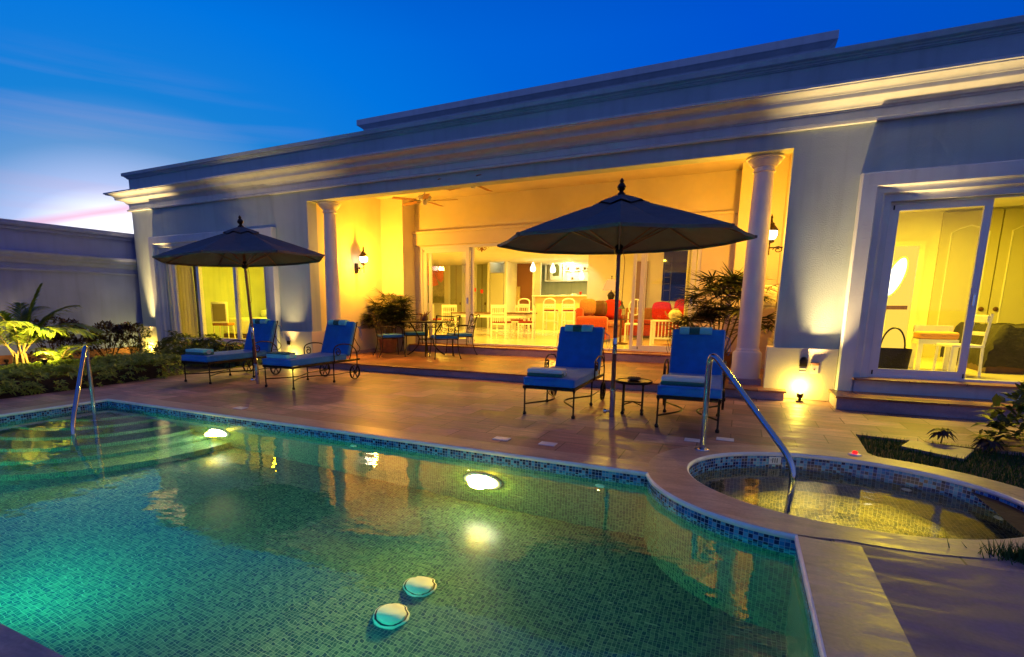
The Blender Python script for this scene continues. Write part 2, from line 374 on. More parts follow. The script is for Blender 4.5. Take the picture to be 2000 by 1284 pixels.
def thing(name, label, cat, loc=(0, 0, 0), rz=0, group=None):
    o = bpy.data.objects.new(name, None); COL.objects.link(o); o.empty_display_size = 0.1
    o.location = loc; o.rotation_euler = (0, 0, rz); return tag(o, label, cat, group)
def kids(o): return KIDS.get(o.name, [])
def dup(root, loc, rz, label):
    """copy a thing with its parts and their sub-parts"""
    fam = list(bpy.data.objects)
    def cp(o, par):
        c = o.copy(); COL.objects.link(c); c.parent = par
        for ch in [x for x in fam if x.parent == o]: cp(ch, c)
        return c
    r = cp(root, None); r.location = loc; r.rotation_euler = (0, 0, rz); r['label'] = label; return r
def lamp(name, kind_, loc, power, color, size=0.1, rot=None, spot=None, blend=0.5, parent=None):
    l = bpy.data.lights.new(name, kind_); l.energy = power; l.color = color
    if kind_ == 'AREA': l.shape = 'DISK'; l.size = size
    elif kind_ == 'SPOT': l.spot_size = math.radians(spot or 90); l.spot_blend = blend; l.shadow_soft_size = size
    else: l.shadow_soft_size = size
    o = bpy.data.objects.new(name, l); COL.objects.link(o); o.location = loc
    if rot is not None: o.rotation_euler = Vector(rot).to_track_quat('-Z', 'Y').to_euler()
    if parent: o.parent = parent; o.location = Vector(loc) - parent.location
    return o
WARM = (1.0, 0.52, 0.10); YEL = (1.0, 0.80, 0.16); AMB = (1.0, 0.42, 0.05)
# ================================================================== SETTING: ground, deck, pool, spa
SPA = (0.82, 4.95)
def arc(c, r, a0, a1, n, rf=None):
    return [(c[0] + (rf(a) if rf else r) * math.cos(math.radians(a)), c[1] + (rf(a) if rf else r) * math.sin(math.radians(a))) for a in [a0 + (a1 - a0) * i / n for i in range(n + 1)]]
PX0, PX1, PY0, PY1, WZ, PZ = -8.35, 0.42, 1.0, 4.6, -0.10, -1.30
def sprf(a): return 1.465 - 0.165 * ((a - 194) / 58.0) ** 2
bulge = arc(SPA, 0, 194, 252, 22, sprf)
bulge[0] = (SPA[0] + 1.465 * math.cos(math.radians(194)), PY1)
bulge[-1] = (PX1, bulge[-1][1])
POOL = [(PX0, PY0), (PX0, PY1)] + bulge + [(PX1, PY0)]      # clockwise plan outline
EA, EB = 1.13, 0.935
def ell(k, dr, a):
    c_, s_ = math.cos(math.radians(a)), math.sin(math.radians(a)); return (SPA[0] + (EA * k + dr) * c_, SPA[1] + (EB * k + dr) * s_)
def ells(k, dr, a0, a1, n): return [ell(k, dr, a0 + (a1 - a0) * i / n) for i in range(n + 1)]
SPAIN = ells(1, 0, 0, 360, 72)[:-1]
def rr(a):
    a %= 360
    if 194 <= a <= 252: return sprf(a)
    el = 1 / math.hypot(math.cos(math.radians(a)) / 1.42, math.sin(math.radians(a)) / 1.20)
    if a < 120 or a > 262: return el
    if a < 194: t = (a - 120) / 74; t = t * t * (3 - 2 * t); return el * (1 - t) + t * 1.465
    t = (a - 252) / 10; return 1.30 * (1 - t) + el * t
SPAOUT = [(SPA[0] + rr(a) * math.cos(math.radians(a)), SPA[1] + rr(a) * math.sin(math.radians(a))) for a in range(0, 360, 4)]

# far ground
b = nb(); plate(b, [(-220, -220), (220, -220), (220, 260), (-220, 260)], [[(-8.55, 0.85), (1.75, 0.85), (1.75, 5.9), (-8.55, 5.9)]], -0.06)
tag(obj('ground', b, 'soil'), kind='structure')
# deck
GR = [(1.24, 7.12), (1.20, 6.24)] + [(SPA[0] + (rr(a) + .01) * math.cos(math.radians(a)), SPA[1] + (rr(a) + .01) * math.sin(math.radians(a))) for a in range(68, -56, -6)] + [(1.62, 3.82), (3.6, 3.7), (3.6, 6.75)]
b = nb()
inner = [(PX0 - .15, PY0 - .15), (PX0 - .15, PY1 + .15), (-0.75, PY1 + .15)] + [(SPA[0] + (rr(a) - .06) * math.cos(math.radians(a)), SPA[1] + (rr(a) - .06) * math.sin(math.radians(a))) for a in range(168, -92, -6)] + [(0.6, 3.70), (0.6, PY0 - .15)]
inner = [p for p in inner]
plate(b, [(-9.62, -6), (9, -6), (9, 3.66), (3.6, 3.66), (1.62, 3.80)] + [(SPA[0] + (rr(a) - .04) * math.cos(math.radians(a)), SPA[1] + (rr(a) - .04) * math.sin(math.radians(a))) for a in range(-54, 70, 6)] + [(1.20, 6.24), (1.24, 7.12), (3.6, 6.75), (9, 6.75), (9, 9.6), (-10.02, 9.6), (-9.98, 6.9), (-9.75, 5.0)],
      [[(PX0 - .15, PY0 - .15), (PX0 - .15, PY1 + .15), (-0.70, PY1 + .15)] + [(SPA[0] + (rr(a) - .06) * math.cos(math.radians(a)), SPA[1] + (rr(a) - .06) * math.sin(math.radians(a))) for a in range(162, 68, -6)] + [(SPA[0] + (rr(a) - .14) * math.cos(math.radians(a)), SPA[1] + (rr(a) - .14) * math.sin(math.radians(a))) for a in range(64, -97, -5)] + [(0.6, 3.80), (0.6, PY0 - .15)]], -0.004, 0.05)
tag(obj('pool_deck', b, 'deck', fix=False), kind='structure')
b = nb(); plate(b, [(0.745, -6), (9, -6), (9, 3.64), (1.60, 3.72), (0.98, 3.66), (0.745, 3.72)], [], 0.0005); tag(obj('shaded_deck_sheet', b, 'shaded_deck', fix=False), kind='structure')  # sheet over the deck, its darker colour holds the shade lying there
# lawn base + blades
b = nb(); plate(b, GR, [], -0.03); tag(obj('lawn_soil', b, 'soil'), kind='structure')
def inpoly(x, y, P):
    c = False; j = len(P) - 1
    for i in range(len(P)):
        if (P[i][1] > y) != (P[j][1] > y) and x < (P[j][0] - P[i][0]) * (y - P[i][1]) / (P[j][1] - P[i][1]) + P[i][0]: c = not c
        j = i
    return c
STONES = [[(1.70, 7.03), (1.55, 6.68), (1.95, 6.37), (2.17, 6.86)], [(1.93, 5.35), (2.9, 5.6), (3.0, 5.15), (2.10, 4.95)]]
b = nb()
for _ in range(15000):
    x = random.uniform(1.15, 3.5); y = random.uniform(3.7, 7.15)
    if not inpoly(x, y, GR) or any(inpoly(x, y, s) for s in STONES): continue
    h = random.uniform(0.015, 0.055); a = random.uniform(0, PI * 2); w = 0.004; lx, ly = random.uniform(-.02, .02), random.uniform(-.02, .02)
    p = Vector((x, y, -0.03)); u = Vector((math.cos(a) * w, math.sin(a) * w, 0))
    vv = [b.verts.new(p - u), b.verts.new(p + u), b.verts.new(p + Vector((lx, ly, h + .02)))]; b.faces.new(vv)
for _ in range(420):
    a = random.uniform(0, 2 * PI); r = abs(random.gauss(0, .07)); p = Vector((1.52 + r * 1.6 * math.cos(a), 3.90 + .6 * r * math.sin(a), 0)); t = Vector((random.uniform(-.05, .05), random.uniform(-.05, .05), random.uniform(.04, .11)))
    b.faces.new([b.verts.new(p), b.verts.new(p + Vector((.006, 0, 0))), b.verts.new(p + t)])
tag(obj('grass', b, 'grass', fix=False), kind='stuff')
for i, s in enumerate(STONES):
    b = nb(); plate(b, s, [], 0.004, 0.03)
    tag(obj('stepping_stone', b, 'coping', fix=False), ['stone paver set in the dark grass beside the small red leaved plant', 'stone paver set in the grass close to the spa rim at the right'][i], 'paver')

# pool shell with UVs in metres
def strip(bm, uvl, pts, z0, z1, closed=True, u0=0):
    k = len(pts); u = u0
    for i in range(k if closed else k - 1):
        a, c = pts[i], pts[(i + 1) % k]; L = math.hypot(c[0] - a[0], c[1] - a[1])
        f = bm.faces.new([bm.verts.new((a[0], a[1], z0)), bm.verts.new((c[0], c[1], z0)), bm.verts.new((c[0], c[1], z1)), bm.verts.new((a[0], a[1], z1))])
        for lp, q in zip(f.loops, ((u, z0), (u + L, z0), (u + L, z1), (u, z1))): lp[uvl].uv = q
        u += L
def flat(bm, uvl, outer, holes, z):
    n0 = len(bm.faces); plate(bm, outer, holes, z)
    bm.faces.ensure_lookup_table()
    for f in bm.faces[n0:]:
        for lp in f.loops: lp[uvl].uv = (lp.vert.co.x, lp.vert.co.y)
b = nb(); u = b.loops.layers.uv.new('UVMap')
strip(b, u, POOL, PZ, -0.105)
flat(b, u, POOL, [], PZ)
# cove where wall meets floor (a lighter tiled fillet)
# entry steps: quarter circles round the far left corner
SR = [(0.85, -0.30), (1.20, -0.46), (1.55, -0.62), (1.90, -0.78), (2.25, -0.94), (2.60, -1.10)]
prev = [(PX0, PY1)]
for r, z in SR:
    cur = arc((PX0, PY1), r, -90, 0, 26)
    zl = SR[SR.index((r, z)) + 1][1] if (r, z) != SR[-1] else PZ
    strip(b, u, cur, zl, z, closed=False)
    flat(b, u, cur + prev[::-1] if len(prev) > 1 else cur + prev, [], z)
    prev = cur
tag(obj('pool_basin', b, 'mosaic', fix=False), kind='structure')
b = nb(); u = b.loops.layers.uv.new('UVMap')
off = lambda P, d: P
BND = [(PX0 + .004, PY0 + .004), (PX0 + .004, PY1 - .004)] + [(SPA[0] + (math.hypot(x - SPA[0], y - SPA[1]) + .004) * (x - SPA[0]) / math.hypot(x - SPA[0], y - SPA[1]), min(PY1 - .004, SPA[1] + (math.hypot(x - SPA[0], y - SPA[1]) + .004) * (y - SPA[1]) / math.hypot(x - SPA[0], y - SPA[1]))) for x, y in bulge[:-1]] + [(PX1 - .004, bulge[-1][1] - .003), (PX1 - .004, PY0 + .004)]
strip(b, u, BND, -0.19, -0.035)
tag(obj('pool_tile_band', b, 'band', fix=False), kind='structure')
# water surface, gently uneven
b = nb(); plate(b, [(x, y) for x, y in BND], [], WZ)
tag(obj('pool_water', b, 'water', fix=False), kind='structure')

# spa basin
b = nb(); u = b.loops.layers.uv.new('UVMap')
BEN = ells(.60, 0, 0, 360, 48)[:-1]; SPB = SPAIN
strip(b, u, SPB[::-1], -0.50, -0.10); flat(b, u, SPB, [BEN], -0.50); strip(b, u, BEN[::-1], -0.95, -0.50); flat(b, u, BEN, [], -0.95)
tag(obj('spa_basin', b, 'spa_mosaic', fix=False), kind='structure')
b = nb(); u = b.loops.layers.uv.new('UVMap'); strip(b, u, ells(1, -.004, 360, 0, 72)[:-1], -0.22, -0.035)
tag(obj('spa_tile_band', b, 'band', fix=False), kind='structure')
b = nb(); plate(b, ells(1, -.007, 0, 360, 72)[:-1], [], -0.135)
tag(obj('spa_water', b, 'spa_water', fix=False), kind='structure')

# coping: rounded nosing strips, each a slab with a bull-nosed pool edge
def coping_strip(bm, pts, width, hgt=0.04):
    """pts run so that the pool lies to the right; rounded lip overhangs 15 mm"""
    prof = [(-width, -hgt), (-width, 0.0), (0.0, 0.0), (0.0, -hgt)]
    sweep(bm, [(o, z) for o, z in prof], pts)
b = nb()
coping_strip(b, [(PX0, PY1), (-0.60, PY1)], 0.30)
coping_strip(b, [(PX1, 3.70), (PX1, 0.7)], 0.33)
coping_strip(b, [(PX1 + .33, PY0), (PX0 - .3, PY0)], 0.30)
coping_strip(b, [(PX0, PY0), (PX0, PY1 + .3)], 0.30)
tag(obj('pool_coping', b, 'coping', smooth=40), kind='structure')
b = nb()
k = len(SPAOUT); vi = []; 
rows = []
for i, a in enumerate(range(0, 360, 4)):
    ca, sa = math.cos(math.radians(a)), math.sin(math.radians(a)); ro = rr(a)
    rows.append([b.verts.new((*ell(1, .03, a), -.04)), b.verts.new((*ell(1, .012, a), .002))] + [b.verts.new((SPA[0] + r * ca, SPA[1] + r * sa, z)) for r, z in [(ro, .002), (ro, -.04)]])
for i in range(k):
    r1, r2 = rows[i], rows[(i + 1) % k]
    for j in range(len(r1)): b.faces.new((r1[j], r2[j], r2[(j + 1) % len(r1)], r1[(j + 1) % len(r1)]))
tag(obj('spa_coping', b, 'coping', smooth=40), kind='structure')
def nosing(pts, closed, nm):
    bb = nb(); sweep(bb, [(-.0005, .0015), (.006, 0.0), (.014, -.006), (.018, -.018), (.014, -.034), (-.0005, -.04)], pts, closed); tag(obj(nm, bb, 'nose', smooth=60), kind='structure')
nosing(ells(1, .012, 0, 360, 90)[:-1][::-1][::-1] if False else ells(1, .012, 360, 0, 90)[:-1], True, 'spa_rim_nosing')
nosing([(PX0, PY0), (PX0, PY1), (-0.60, PY1)], False, 'pool_edge_nosing')
nosing([(SPA[0] + rr(a) * math.cos(math.radians(a)), SPA[1] + rr(a) * math.sin(math.radians(a))) for a in range(194, 253, 2)], False, 'pool_curve_nosing')
nosing([(PX1, 3.72), (PX1, 0.7)], False, 'pool_side_nosing')

# coping face above the tiles: lamp light is painted in as a paler colour
# ------------------------------------------------------------------ pool fittings
def pool_light(X, Y, Z, n, label, power, color=(1, 0.70, 0.08)):
    t = thing('pool_light', label, 'pool light', (X, Y, Z), 0, 'underwater lights')
    T = Vector(n).to_track_quat('Z', 'Y').to_matrix().to_4x4()
    bb = nb(); lathe(bb, [(0.17, 0), (0.205, 0), (0.205, 0.02), (0.19, 0.03), (0.17, 0.03), (0.17, 0.0)], 24, T=T); obj('rim', bb, 'white', t, 30)
    bb = nb(); lathe(bb, [(0, 0.055), (0.06, 0.052), (0.12, 0.04), (0.168, 0.02)], 24, T=T); obj('lens', bb, 'poollamp', t, 30)
    lamp('underwater_lamp_or_unseen_fill', 'POINT', Vector((X, Y, Z)) + Vector(n) * 0.14, power * .12, color, 0.05); lamp('underwater_lamp_or_unseen_fill', 'SPOT', Vector((X, Y, Z)) + Vector(n) * 0.07, power * 2.6, color, 0.12, rot=Vector(n) + Vector((0, 0, .28)), spot=115, blend=1.0)
    return t
pool_light(-2.15, PY1, -0.72, (0, -1, 0), 'glowing lamp in the far pool wall nearest the spa', 150, (1, .60, .025))
pool_light(-5.95, PY1, -0.72, (0, -1, 0), 'glowing lamp in the far pool wall beside the entry steps', 110, (1, .66, .05))
for x_, pw in ((-1.4, 48), (-4.2, 100), (-7.2, 95)):  # unseen lamps added along the near wall to fill the water with teal
    lamp('underwater_lamp_or_unseen_fill', 'SPOT', (x_, PY0 + .06, -0.7), pw, (0.0, 1.0, 0.58), 0.1, rot=(0, 1, 0.18), spot=165, blend=0.8)
b0 = None
for i, (x, y) in enumerate([(-1.99, 3.15), (-1.99, 2.78)]):
    t = thing('floor_drain', ['round white drain cover on the pool floor, the farther of the pair', 'round white drain cover on the pool floor, the nearer of the pair'][i], 'drain cover', (x, y, PZ), 0, 'white drain covers on the pool floor')
    bb = nb(); lathe(bb, [(0.125, 0.0), (0.125, 0.012), (0.115, 0.02)], 28); obj('rim', bb, 'white', t, 30)
    bb = nb(); lathe(bb, [(0.105, 0.012), (0.10, 0.04), (0.07, 0.06), (0.03, 0.068), (0, 0.07)], 28); obj('cover', bb, 'white', t, 30)
    bb = nb(); lathe(bb, [(0.104, 0.021), (0.116, 0.0205)], 28); obj('grille', bb, 'dark', t)
for i, (x, y, z, lab) in enumerate([(-3.75, PY1, -0.30, 'white return fitting in the far pool wall near the middle'), (-1.0, PY1, -0.34, 'white return fitting in the far pool wall just before the spa curve')]):
    t = thing('return_fitting', lab, 'pool fitting', (x, y, z), 0, 'return fittings in the pool wall')
    T = Vector((0, -1, 0)).to_track_quat('Z', 'Y').to_matrix().to_4x4()
    bb = nb(); lathe(bb, [(0.0, 0.02), (0.018, 0.024), (0.02, 0.012), (0.038, 0.016), (0.045, 0.0)], 16, T=T); obj('flange', bb, 'white', t, 30)
for i, (x, y, z, r, lab) in enumerate([(0.36, 4.75, -0.95, 0.09, 'white disc on the spa floor nearest the handrail'), (0.60, 4.85, -0.95, 0.06, 'small white disc in the middle of the spa floor'), (0.98, 4.72, -0.95, 0.10, 'bright white disc on the spa floor toward the right')]):
    t = thing('spa_floor_fitting', lab, 'spa fitting', (x, y, z), 0, 'white fittings on the spa floor')
    bb = nb(); lathe(bb, [(0, 0.03), (r * .8, 0.026), (r, 0.0)], 20); obj('cover', bb, 'white', t, 30)
for i, (a, lab) in enumerate([(58, 'white jet nozzle in the far spa wall'), (20, 'white jet nozzle in the right side of the spa wall')]):
    x, y = ell(1, -.008, a)
    t = thing('spa_jet', lab, 'spa fitting', (x, y, -0.30), 0, 'jets in the spa wall')
    T = Vector((-math.cos(math.radians(a)), -math.sin(math.radians(a)), 0)).to_track_quat('Z', 'Y').to_matrix().to_4x4()
    bb = nb(); lathe(bb, [(0, 0.01), (0.015, 0.012), (0.018, 0.02), (0.035, 0.014), (0.04, 0)], 16, T=T); obj('nozzle', bb, 'white', t, 30)
for a, pw in ((222, 220), (300, 340)):
    ca, sa = math.cos(math.radians(a)), math.sin(math.radians(a))
    t = thing('spa_light', 'glowing lamp under the near spa rim beside the handrail foot' if a == 222 else 'glowing lamp under the near spa rim at the right', 'pool light', (*ell(1, -.005, a), -0.33), 0, 'underwater lights')
    T = Vector((-ca, -sa, 0)).to_track_quat('Z', 'Y').to_matrix().to_4x4()
    bb = nb(); lathe(bb, [(0.055, 0.0), (0.075, 0.0), (0.075, 0.015), (0.055, 0.02)], 20, T=T); obj('rim', bb, 'white', t, 30)
    bb = nb(); lathe(bb, [(0, 0.02), (0.054, 0.012)], 20, T=T); obj('lens', bb, 'poollamp', t, 30)
    lamp('underwater_lamp_or_unseen_fill', 'SPOT', (*ell(1, -.10, a), -0.24), pw, (1, 0.70, 0.08), 0.04, rot=(-ca * .55, -sa * .55, -1), spot=115, blend=1.0)
# depth marker tile with dark strokes
a = math.radians(99); x, y = SPA[0] + 1.010 * math.cos(a), SPA[1] + 1.010 * math.sin(a)
a = math.radians(112)
t = thing('depth_marker', 'white tile with three dark strokes set in the blue spa band', 'pool marker', (*ell(1, -.010, 112), -0.075), a + PI / 2)
bb = nb(); bx(bb, -0.055, 0.055, 0.0, 0.008, -0.035, 0.035); o_ = obj('tile', bb, 'white', t)
bb = nb()
for dx_ in (0.022, 0.002, -0.018): bx(bb, dx_ - 0.004, dx_ + 0.004, 0.008, 0.010, -0.02, 0.024)
bx(bb, 0.036, 0.042, 0.008, 0.010, 0.002, 0.010); obj('strokes', bb, 'band' if False else 'dark', t)
# small deck plates
for i, (x, y, lab) in enumerate([(-2.169, 5.10, 'white square plate in the deck at the coping in front of the parasol, left one'), (-1.666, 5.123, 'white square plate in the deck at the coping in front of the parasol, right one'),
                                 (-6.016, 5.017, 'white square plate in the deck near the left sun lounger pair'), (-0.35, 5.98, 'white square plate behind the foot of the spa handrail'), (-0.05, 6.18, 'white square plate in the deck under the right sun lounger side')]):
    t = thing('skimmer_lid', lab, 'deck plate', (x, y, 0), 0, 'white plates set in the deck')
    bb = nb(); bx(bb, -0.085, 0.085, -0.06, 0.06, -0.01, 0.004, 0.002); obj('lid', bb, 'nose', t)
t = thing('spa_air_button', 'white round button with a red centre on the far spa rim', 'button', (1.07, 6.07, 0.003))
bb = nb(); lathe(bb, [(0.055, 0), (0.05, 0.01), (0.02, 0.014), (0, 0.014)], 20); obj('base', bb, 'white', t, 30)
bb = nb(); lathe(bb, [(0.022, 0.013), (0.022, 0.03), (0.015, 0.036), (0, 0.037)], 16); obj('cap', bb, 'redlamp' if 'redlamp' in M else M.setdefault('redlamp', emitm('red_lit_button', (1, 0.01, 0.01), 2)), t, 30)

# ------------------------------------------------------------------ handrails
def fillet(pts, r, n=7):
    pts = [Vector(p) for p in pts]; out = [pts[0]]
    for a, p, c in zip(pts, pts[1:], pts[2:]):
        u1 = (a - p).normalized(); u2 = (c - p).normalized(); d = min(r, (a - p).length * .45, (c - p).length * .45)
        s, e = p + u1 * d, p + u2 * d
        for i in range(n + 1):
            q = i / n; out.append(s * (1 - q) ** 2 + p * 2 * q * (1 - q) + e * q * q)
    out.append(pts[-1]); return out
def handrail(name, label, foot, top1, bend, end, r=0.024):
    t = thing(name, label, 'handrail', foot)
    L = lambda p: Vector(p) - Vector(foot)
    bb = nb(); tube(bb, fillet([L(foot), L((foot[0], foot[1], top1)), L(bend), L(end)], 0.16), r, 14); obj('rail', bb, 'steel', t, 40)
    bb = nb(); lathe(bb, [(0.075, 0), (0.072, 0.008), (0.04, 0.014), (r, 0.022)], 24); obj('base_flange', bb, 'steel', t, 30)
    bb = nb(); lathe(bb, [(r + .003, 0.34), (r + .003, 0.365)], 16); obj('joint_ring', bb, 'chrome', t, 30)
    return t
handrail('spa_handrail', 'polished steel handrail standing on the deck and slanting down into the spa', (-0.24, 5.62, 0.002), 0.99, (0.50, 5.08, 0.09), (0.47, 5.02, -0.95), 0.027)
handrail('pool_handrail', 'polished steel handrail rising from the pool entry steps at the left', (-7.64, 4.02, -0.30), 0.90, (-6.86, 3.36, 0.02), (-6.80, 3.30, -0.95), 0.026)
# ================================================================== HOUSE
H = thing('house', 'long cream single storey villa with lit porch, cornices and glass doors', 'house', (0, 9.5, 0))
def hp(name, b, m_, smooth=None): return obj(name, b, m_, H, smooth, world=True)
HX0, HX1, WY = -15.1, 6.8, 9.5
LW = (-13.85, -10.25); RW = (1.70, 5.3); PO = (-8.82, 0.48)
b = nb()
for x0, x1, z0, z1 in [(HX0, LW[0], 0, 4.4), (LW[0], LW[1], 0, 0.36), (LW[0], LW[1], 2.82, 4.4), (LW[1], PO[0], 0, 4.4), (PO[0], PO[1], 3.65, 4.4), (PO[1], RW[0], 0, 4.4), (RW[0], RW[1], 0, 0.36), (RW[0], RW[1], 2.82, 4.4), (RW[1], HX1, 0, 4.4)]:
    bx(b, x0, x1, WY, WY + .3, z0, z1)
bx(b, HX0, HX0 + .3, WY + .3, 26, 0, 4.4); bx(b, HX1 - .3, HX1, WY + .3, 26, 0, 4.4); bx(b, HX0 + .3, HX1 - .3, 25.7, 26, 0, 4.4)
hp('front_wall', b, 'stucco')
b = nb(); bx(b, HX0 + .02, HX1 - .02, WY + .02, 25.98, 4.401, 4.45); hp('roof', b, 'stucco')
b = nb(); bx(b, HX0, HX1, WY, WY + .25, 4.451, 4.70); bx(b, HX0, HX0 + .25, WY + .25, 26, 4.451, 4.70); bx(b, HX1 - .25, HX1, WY + .25, 26, 4.451, 4.70)
hp('parapet', b, 'stucco')
PATH = [(HX0, 26), (HX0, WY), (HX1, WY), (HX1, 26)]
b = nb(); sweep(b, [(-.25, 4.70), (.02, 4.70), (.022, 4.712), (.04, 4.716), (.042, 4.735), (.065, 4.742), (.07, 4.76), (.10, 4.768), (.12, 4.775), (.12, 4.845), (.10, 4.857), (-.25, 4.857), (-.25, 4.70)], PATH)
hp('parapet_cap', b, 'stucco')
b = nb()
cor = [(-.01, 3.87), (.075, 3.87), (.08, 3.90), (.05, 3.925), (.035, 3.93), (.035, 4.03), (.055, 4.035), (.06, 4.055), (.085, 4.06)]
for i in range(9):      # lower cyma
    q = i / 8; cor.append((.09 + .15 * (1 - math.cos(q * PI / 2)), 4.065 + .075 * math.sin(q * PI / 2)))
cor += [(.265, 4.142), (.27, 4.15), (.27, 4.195)]
for i in range(9):      # upper cove
    q = i / 8; cor.append((.28 + .12 * (1 - math.cos(q * PI / 2)), 4.20 + .06 * math.sin(q * PI / 2)))
cor += [(.42, 4.262), (.42, 4.278), (.45, 4.282), (.45, 4.315), (-.01, 4.35)]
sweep(b, cor, PATH); hp('cornice', b, 'trim', 35)
b = nb()
bx(b, -7.92, 0.82, 10.5, 14, 4.451, 5.25); hp('roof_box', b, 'stucco')
b = nb(); sweep(b, [(-.2, 5.25), (.02, 5.25), (.03, 5.28), (.06, 5.30), (.10, 5.33), (.13, 5.345), (.13, 5.46), (-.2, 5.47)], [(-7.92, 14), (-7.92, 10.5), (0.82, 10.5), (0.82, 14)]); hp('roof_box_cap', b, 'trim')
# plinth
def pieces(name, boxes, m_):
    for q in boxes:
        bb = nb(); bx(bb, *q[:6], q[6] if len(q) > 6 else 0); hp(name, bb, m_)
PL = []
for x0, x1 in [(HX0 - .07, -14.36), (-9.78, PO[0] + .03), (PO[1] - .09, 1.31), (5.72, HX1 + .07)]:
    PL.append((x0, x1, WY - .07, WY - .001, 0, 0.775, 0.006))
PL += [(HX0 - .07, HX0 - .001, WY, 26, 0, 0.775), (PO[0], PO[0] + .03, WY, 9.8, 0.14, 0.775), (PO[1] - .09, PO[1] - .001, WY, 9.8, 0.14, 0.775)]
pieces('porch_plinth', [(-8.849, -8.79, 9.8, 12.3, 0.14, 0.775), (.50, .56, 9.8, 12.3, 0.14, 0.775)], 'porch')
pieces('plinth', PL, 'porch')
pieces('skirting', [(-8.79, -8.77, 9.8, 12.3, 0.14, 0.23), (.48, .50, 9.8, 12.3, .14, .23)], 'stepstone')
# porch shell
b = nb()
bx(b, -9.1, -8.85, 9.8, 12.9, 0, 4.15); bx(b, .56, .8, 9.8, 12.9, 0, 4.15)
bx(b, -8.849, -8.15, 12.3, 12.899, .14, 4.15); bx(b, -.22, .559, 12.3, 12.899, .14, 4.15)
bx(b, -9.1, -8.02, 12.9, 13.1, 0, 4.15); bx(b, -.88, .8, 12.9, 13.1, 0, 4.15); bx(b, -8.02, -.88, 12.9, 13.1, 2.95, 4.15)
hp('porch_wall', b, 'porch')
b = nb(); bx(b, -9.1, .8, 9.801, 13.1, 4.151, 4.25); hp('porch_ceiling', b, 'porch')
b = nb(); bx(b, -8.15, -.22, 12.80, 12.899, 2.97, 3.33); bx(b, -8.15, -.22, 12.76, 12.80, 3.27, 3.33); hp('door_lintel', b, 'porch')
# terrace and steps
pieces('step_riser', [(-8.95, .66, 9.18, 12.95, 0, .115), (1.26, 5.75, 8.75, 9.42, 0, 0.155), (-8.1, -.85, 12.46, 12.9, .142, .30)], 'stepstone')
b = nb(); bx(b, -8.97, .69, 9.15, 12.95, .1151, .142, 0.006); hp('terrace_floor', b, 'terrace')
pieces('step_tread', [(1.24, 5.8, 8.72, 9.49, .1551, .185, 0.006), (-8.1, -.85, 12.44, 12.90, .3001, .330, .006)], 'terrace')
pieces('window_sill', [(1.50, 5.55, 9.25, 9.82, .3605, .385, .004), (-14.05, -10.05, 9.25, 9.82, .3605, .385, .004), (-8.02, -.88, 12.78, 13.1, .331, .350, .002)], 'terrace')
pieces('sill_wall', [(1.53, 5.52, 9.36, 9.499, 0, .36), (-14.0, -10.1, 9.36, 9.499, 0, .36)], 'trim')

# window surrounds: three stepped mitred bands
def surround(x0, x1, z1, zb):
    bb = nb()
    pr = [(.385, 9.499), (.385, 9.375), (.365, 9.35), (.20, 9.35), (.185, 9.365), (.18, 9.385), (.15, 9.40), (.11, 9.405), (.10, 9.42), (.085, 9.45), (.05, 9.465), (.0, 9.47), (.0, 9.50)]
    rows = [[bb.verts.new((x0 - o, y, zb)), bb.verts.new((x0 - o, y, z1 + o)), bb.verts.new((x1 + o, y, z1 + o)), bb.verts.new((x1 + o, y, zb))] for o, y in pr]
    for r1, r2 in zip(rows, rows[1:]):
        for j in range(3): bb.faces.new((r1[j], r1[j + 1], r2[j + 1], r2[j]))
    return hp('window_surround', bb, 'trim', 25)
surround(LW[0] - .08, LW[1] + .08, 2.76, 0.0); surround(RW[0], RW[1], 2.81, 0.165)

# sliding windows and doors
def sash(x0, x1, y, z0, z1, w=.07, d=.05, label=None, name='sliding_door', handle=True):
    bb = nb(); bx(bb, x0, x0 + w, y, y + d, z0, z1); bx(bb, x1 - w, x1, y, y + d, z0, z1); bx(bb, x0 + w, x1 - w, y, y + d, z0, z0 + w + .01); bx(bb, x0 + w, x1 - w, y, y + d, z1 - w, z1)
    f = hp(name, bb, 'alu')
    bb = nb(); bx(bb, x0 + w - .002, x1 - w + .002, y + .02, y + .026, z0 + w, z1 - w); g = obj('pane', bb, 'glass', f)
    if handle:
        bb = nb(); zz = (z0 + z1) / 2 - .2; bx(bb, x1 - w * .65, x1 - w * .35, y - .02, y, zz, zz + .16, .004); obj('handle', bb, 'chrome', f)
        for xx, zz in ((x0 + .012, z0 + .01), (x1 - .03, z0 + .01), (x0 + .012, z1 - .07)): bb = nb(); bx(bb, xx, xx + .018, y - .004, y - .0005, zz, zz + .06); obj('roller_cap', bb, 'dark', f)
    return f
def frame(x0, x1, y, z0, z1, w=.06):
    bb = nb(); bx(bb, x0, x0 + w, y, y + .16, z0, z1); bx(bb, x1 - w, x1, y, y + .16, z0, z1); bx(bb, x0 + w, x1 - w, y, y + .16, z1 - w, z1); bx(bb, x0 + w, x1 - w, y, y + .16, z0, z0 + .03)
    return hp('window_frame', bb, 'alu')
# right window: one closed sash at its left, open beyond
frame(RW[0], RW[1], 9.56, .385, 2.82, .04)
sash(1.74, 2.80, 9.58, .415, 2.78, .085)
sash(4.2, 5.26, 9.65, .415, 2.78, .085)
# left window
frame(LW[0], LW[1], 9.56, .385, 2.82, .05)
sash(-13.80, -12.70, 9.64, .415, 2.77, .09)
sash(-12.78, -11.30, 9.57, .415, 2.77, .10)
sash(-11.44, -10.32, 9.64, .415, 2.77, .09)
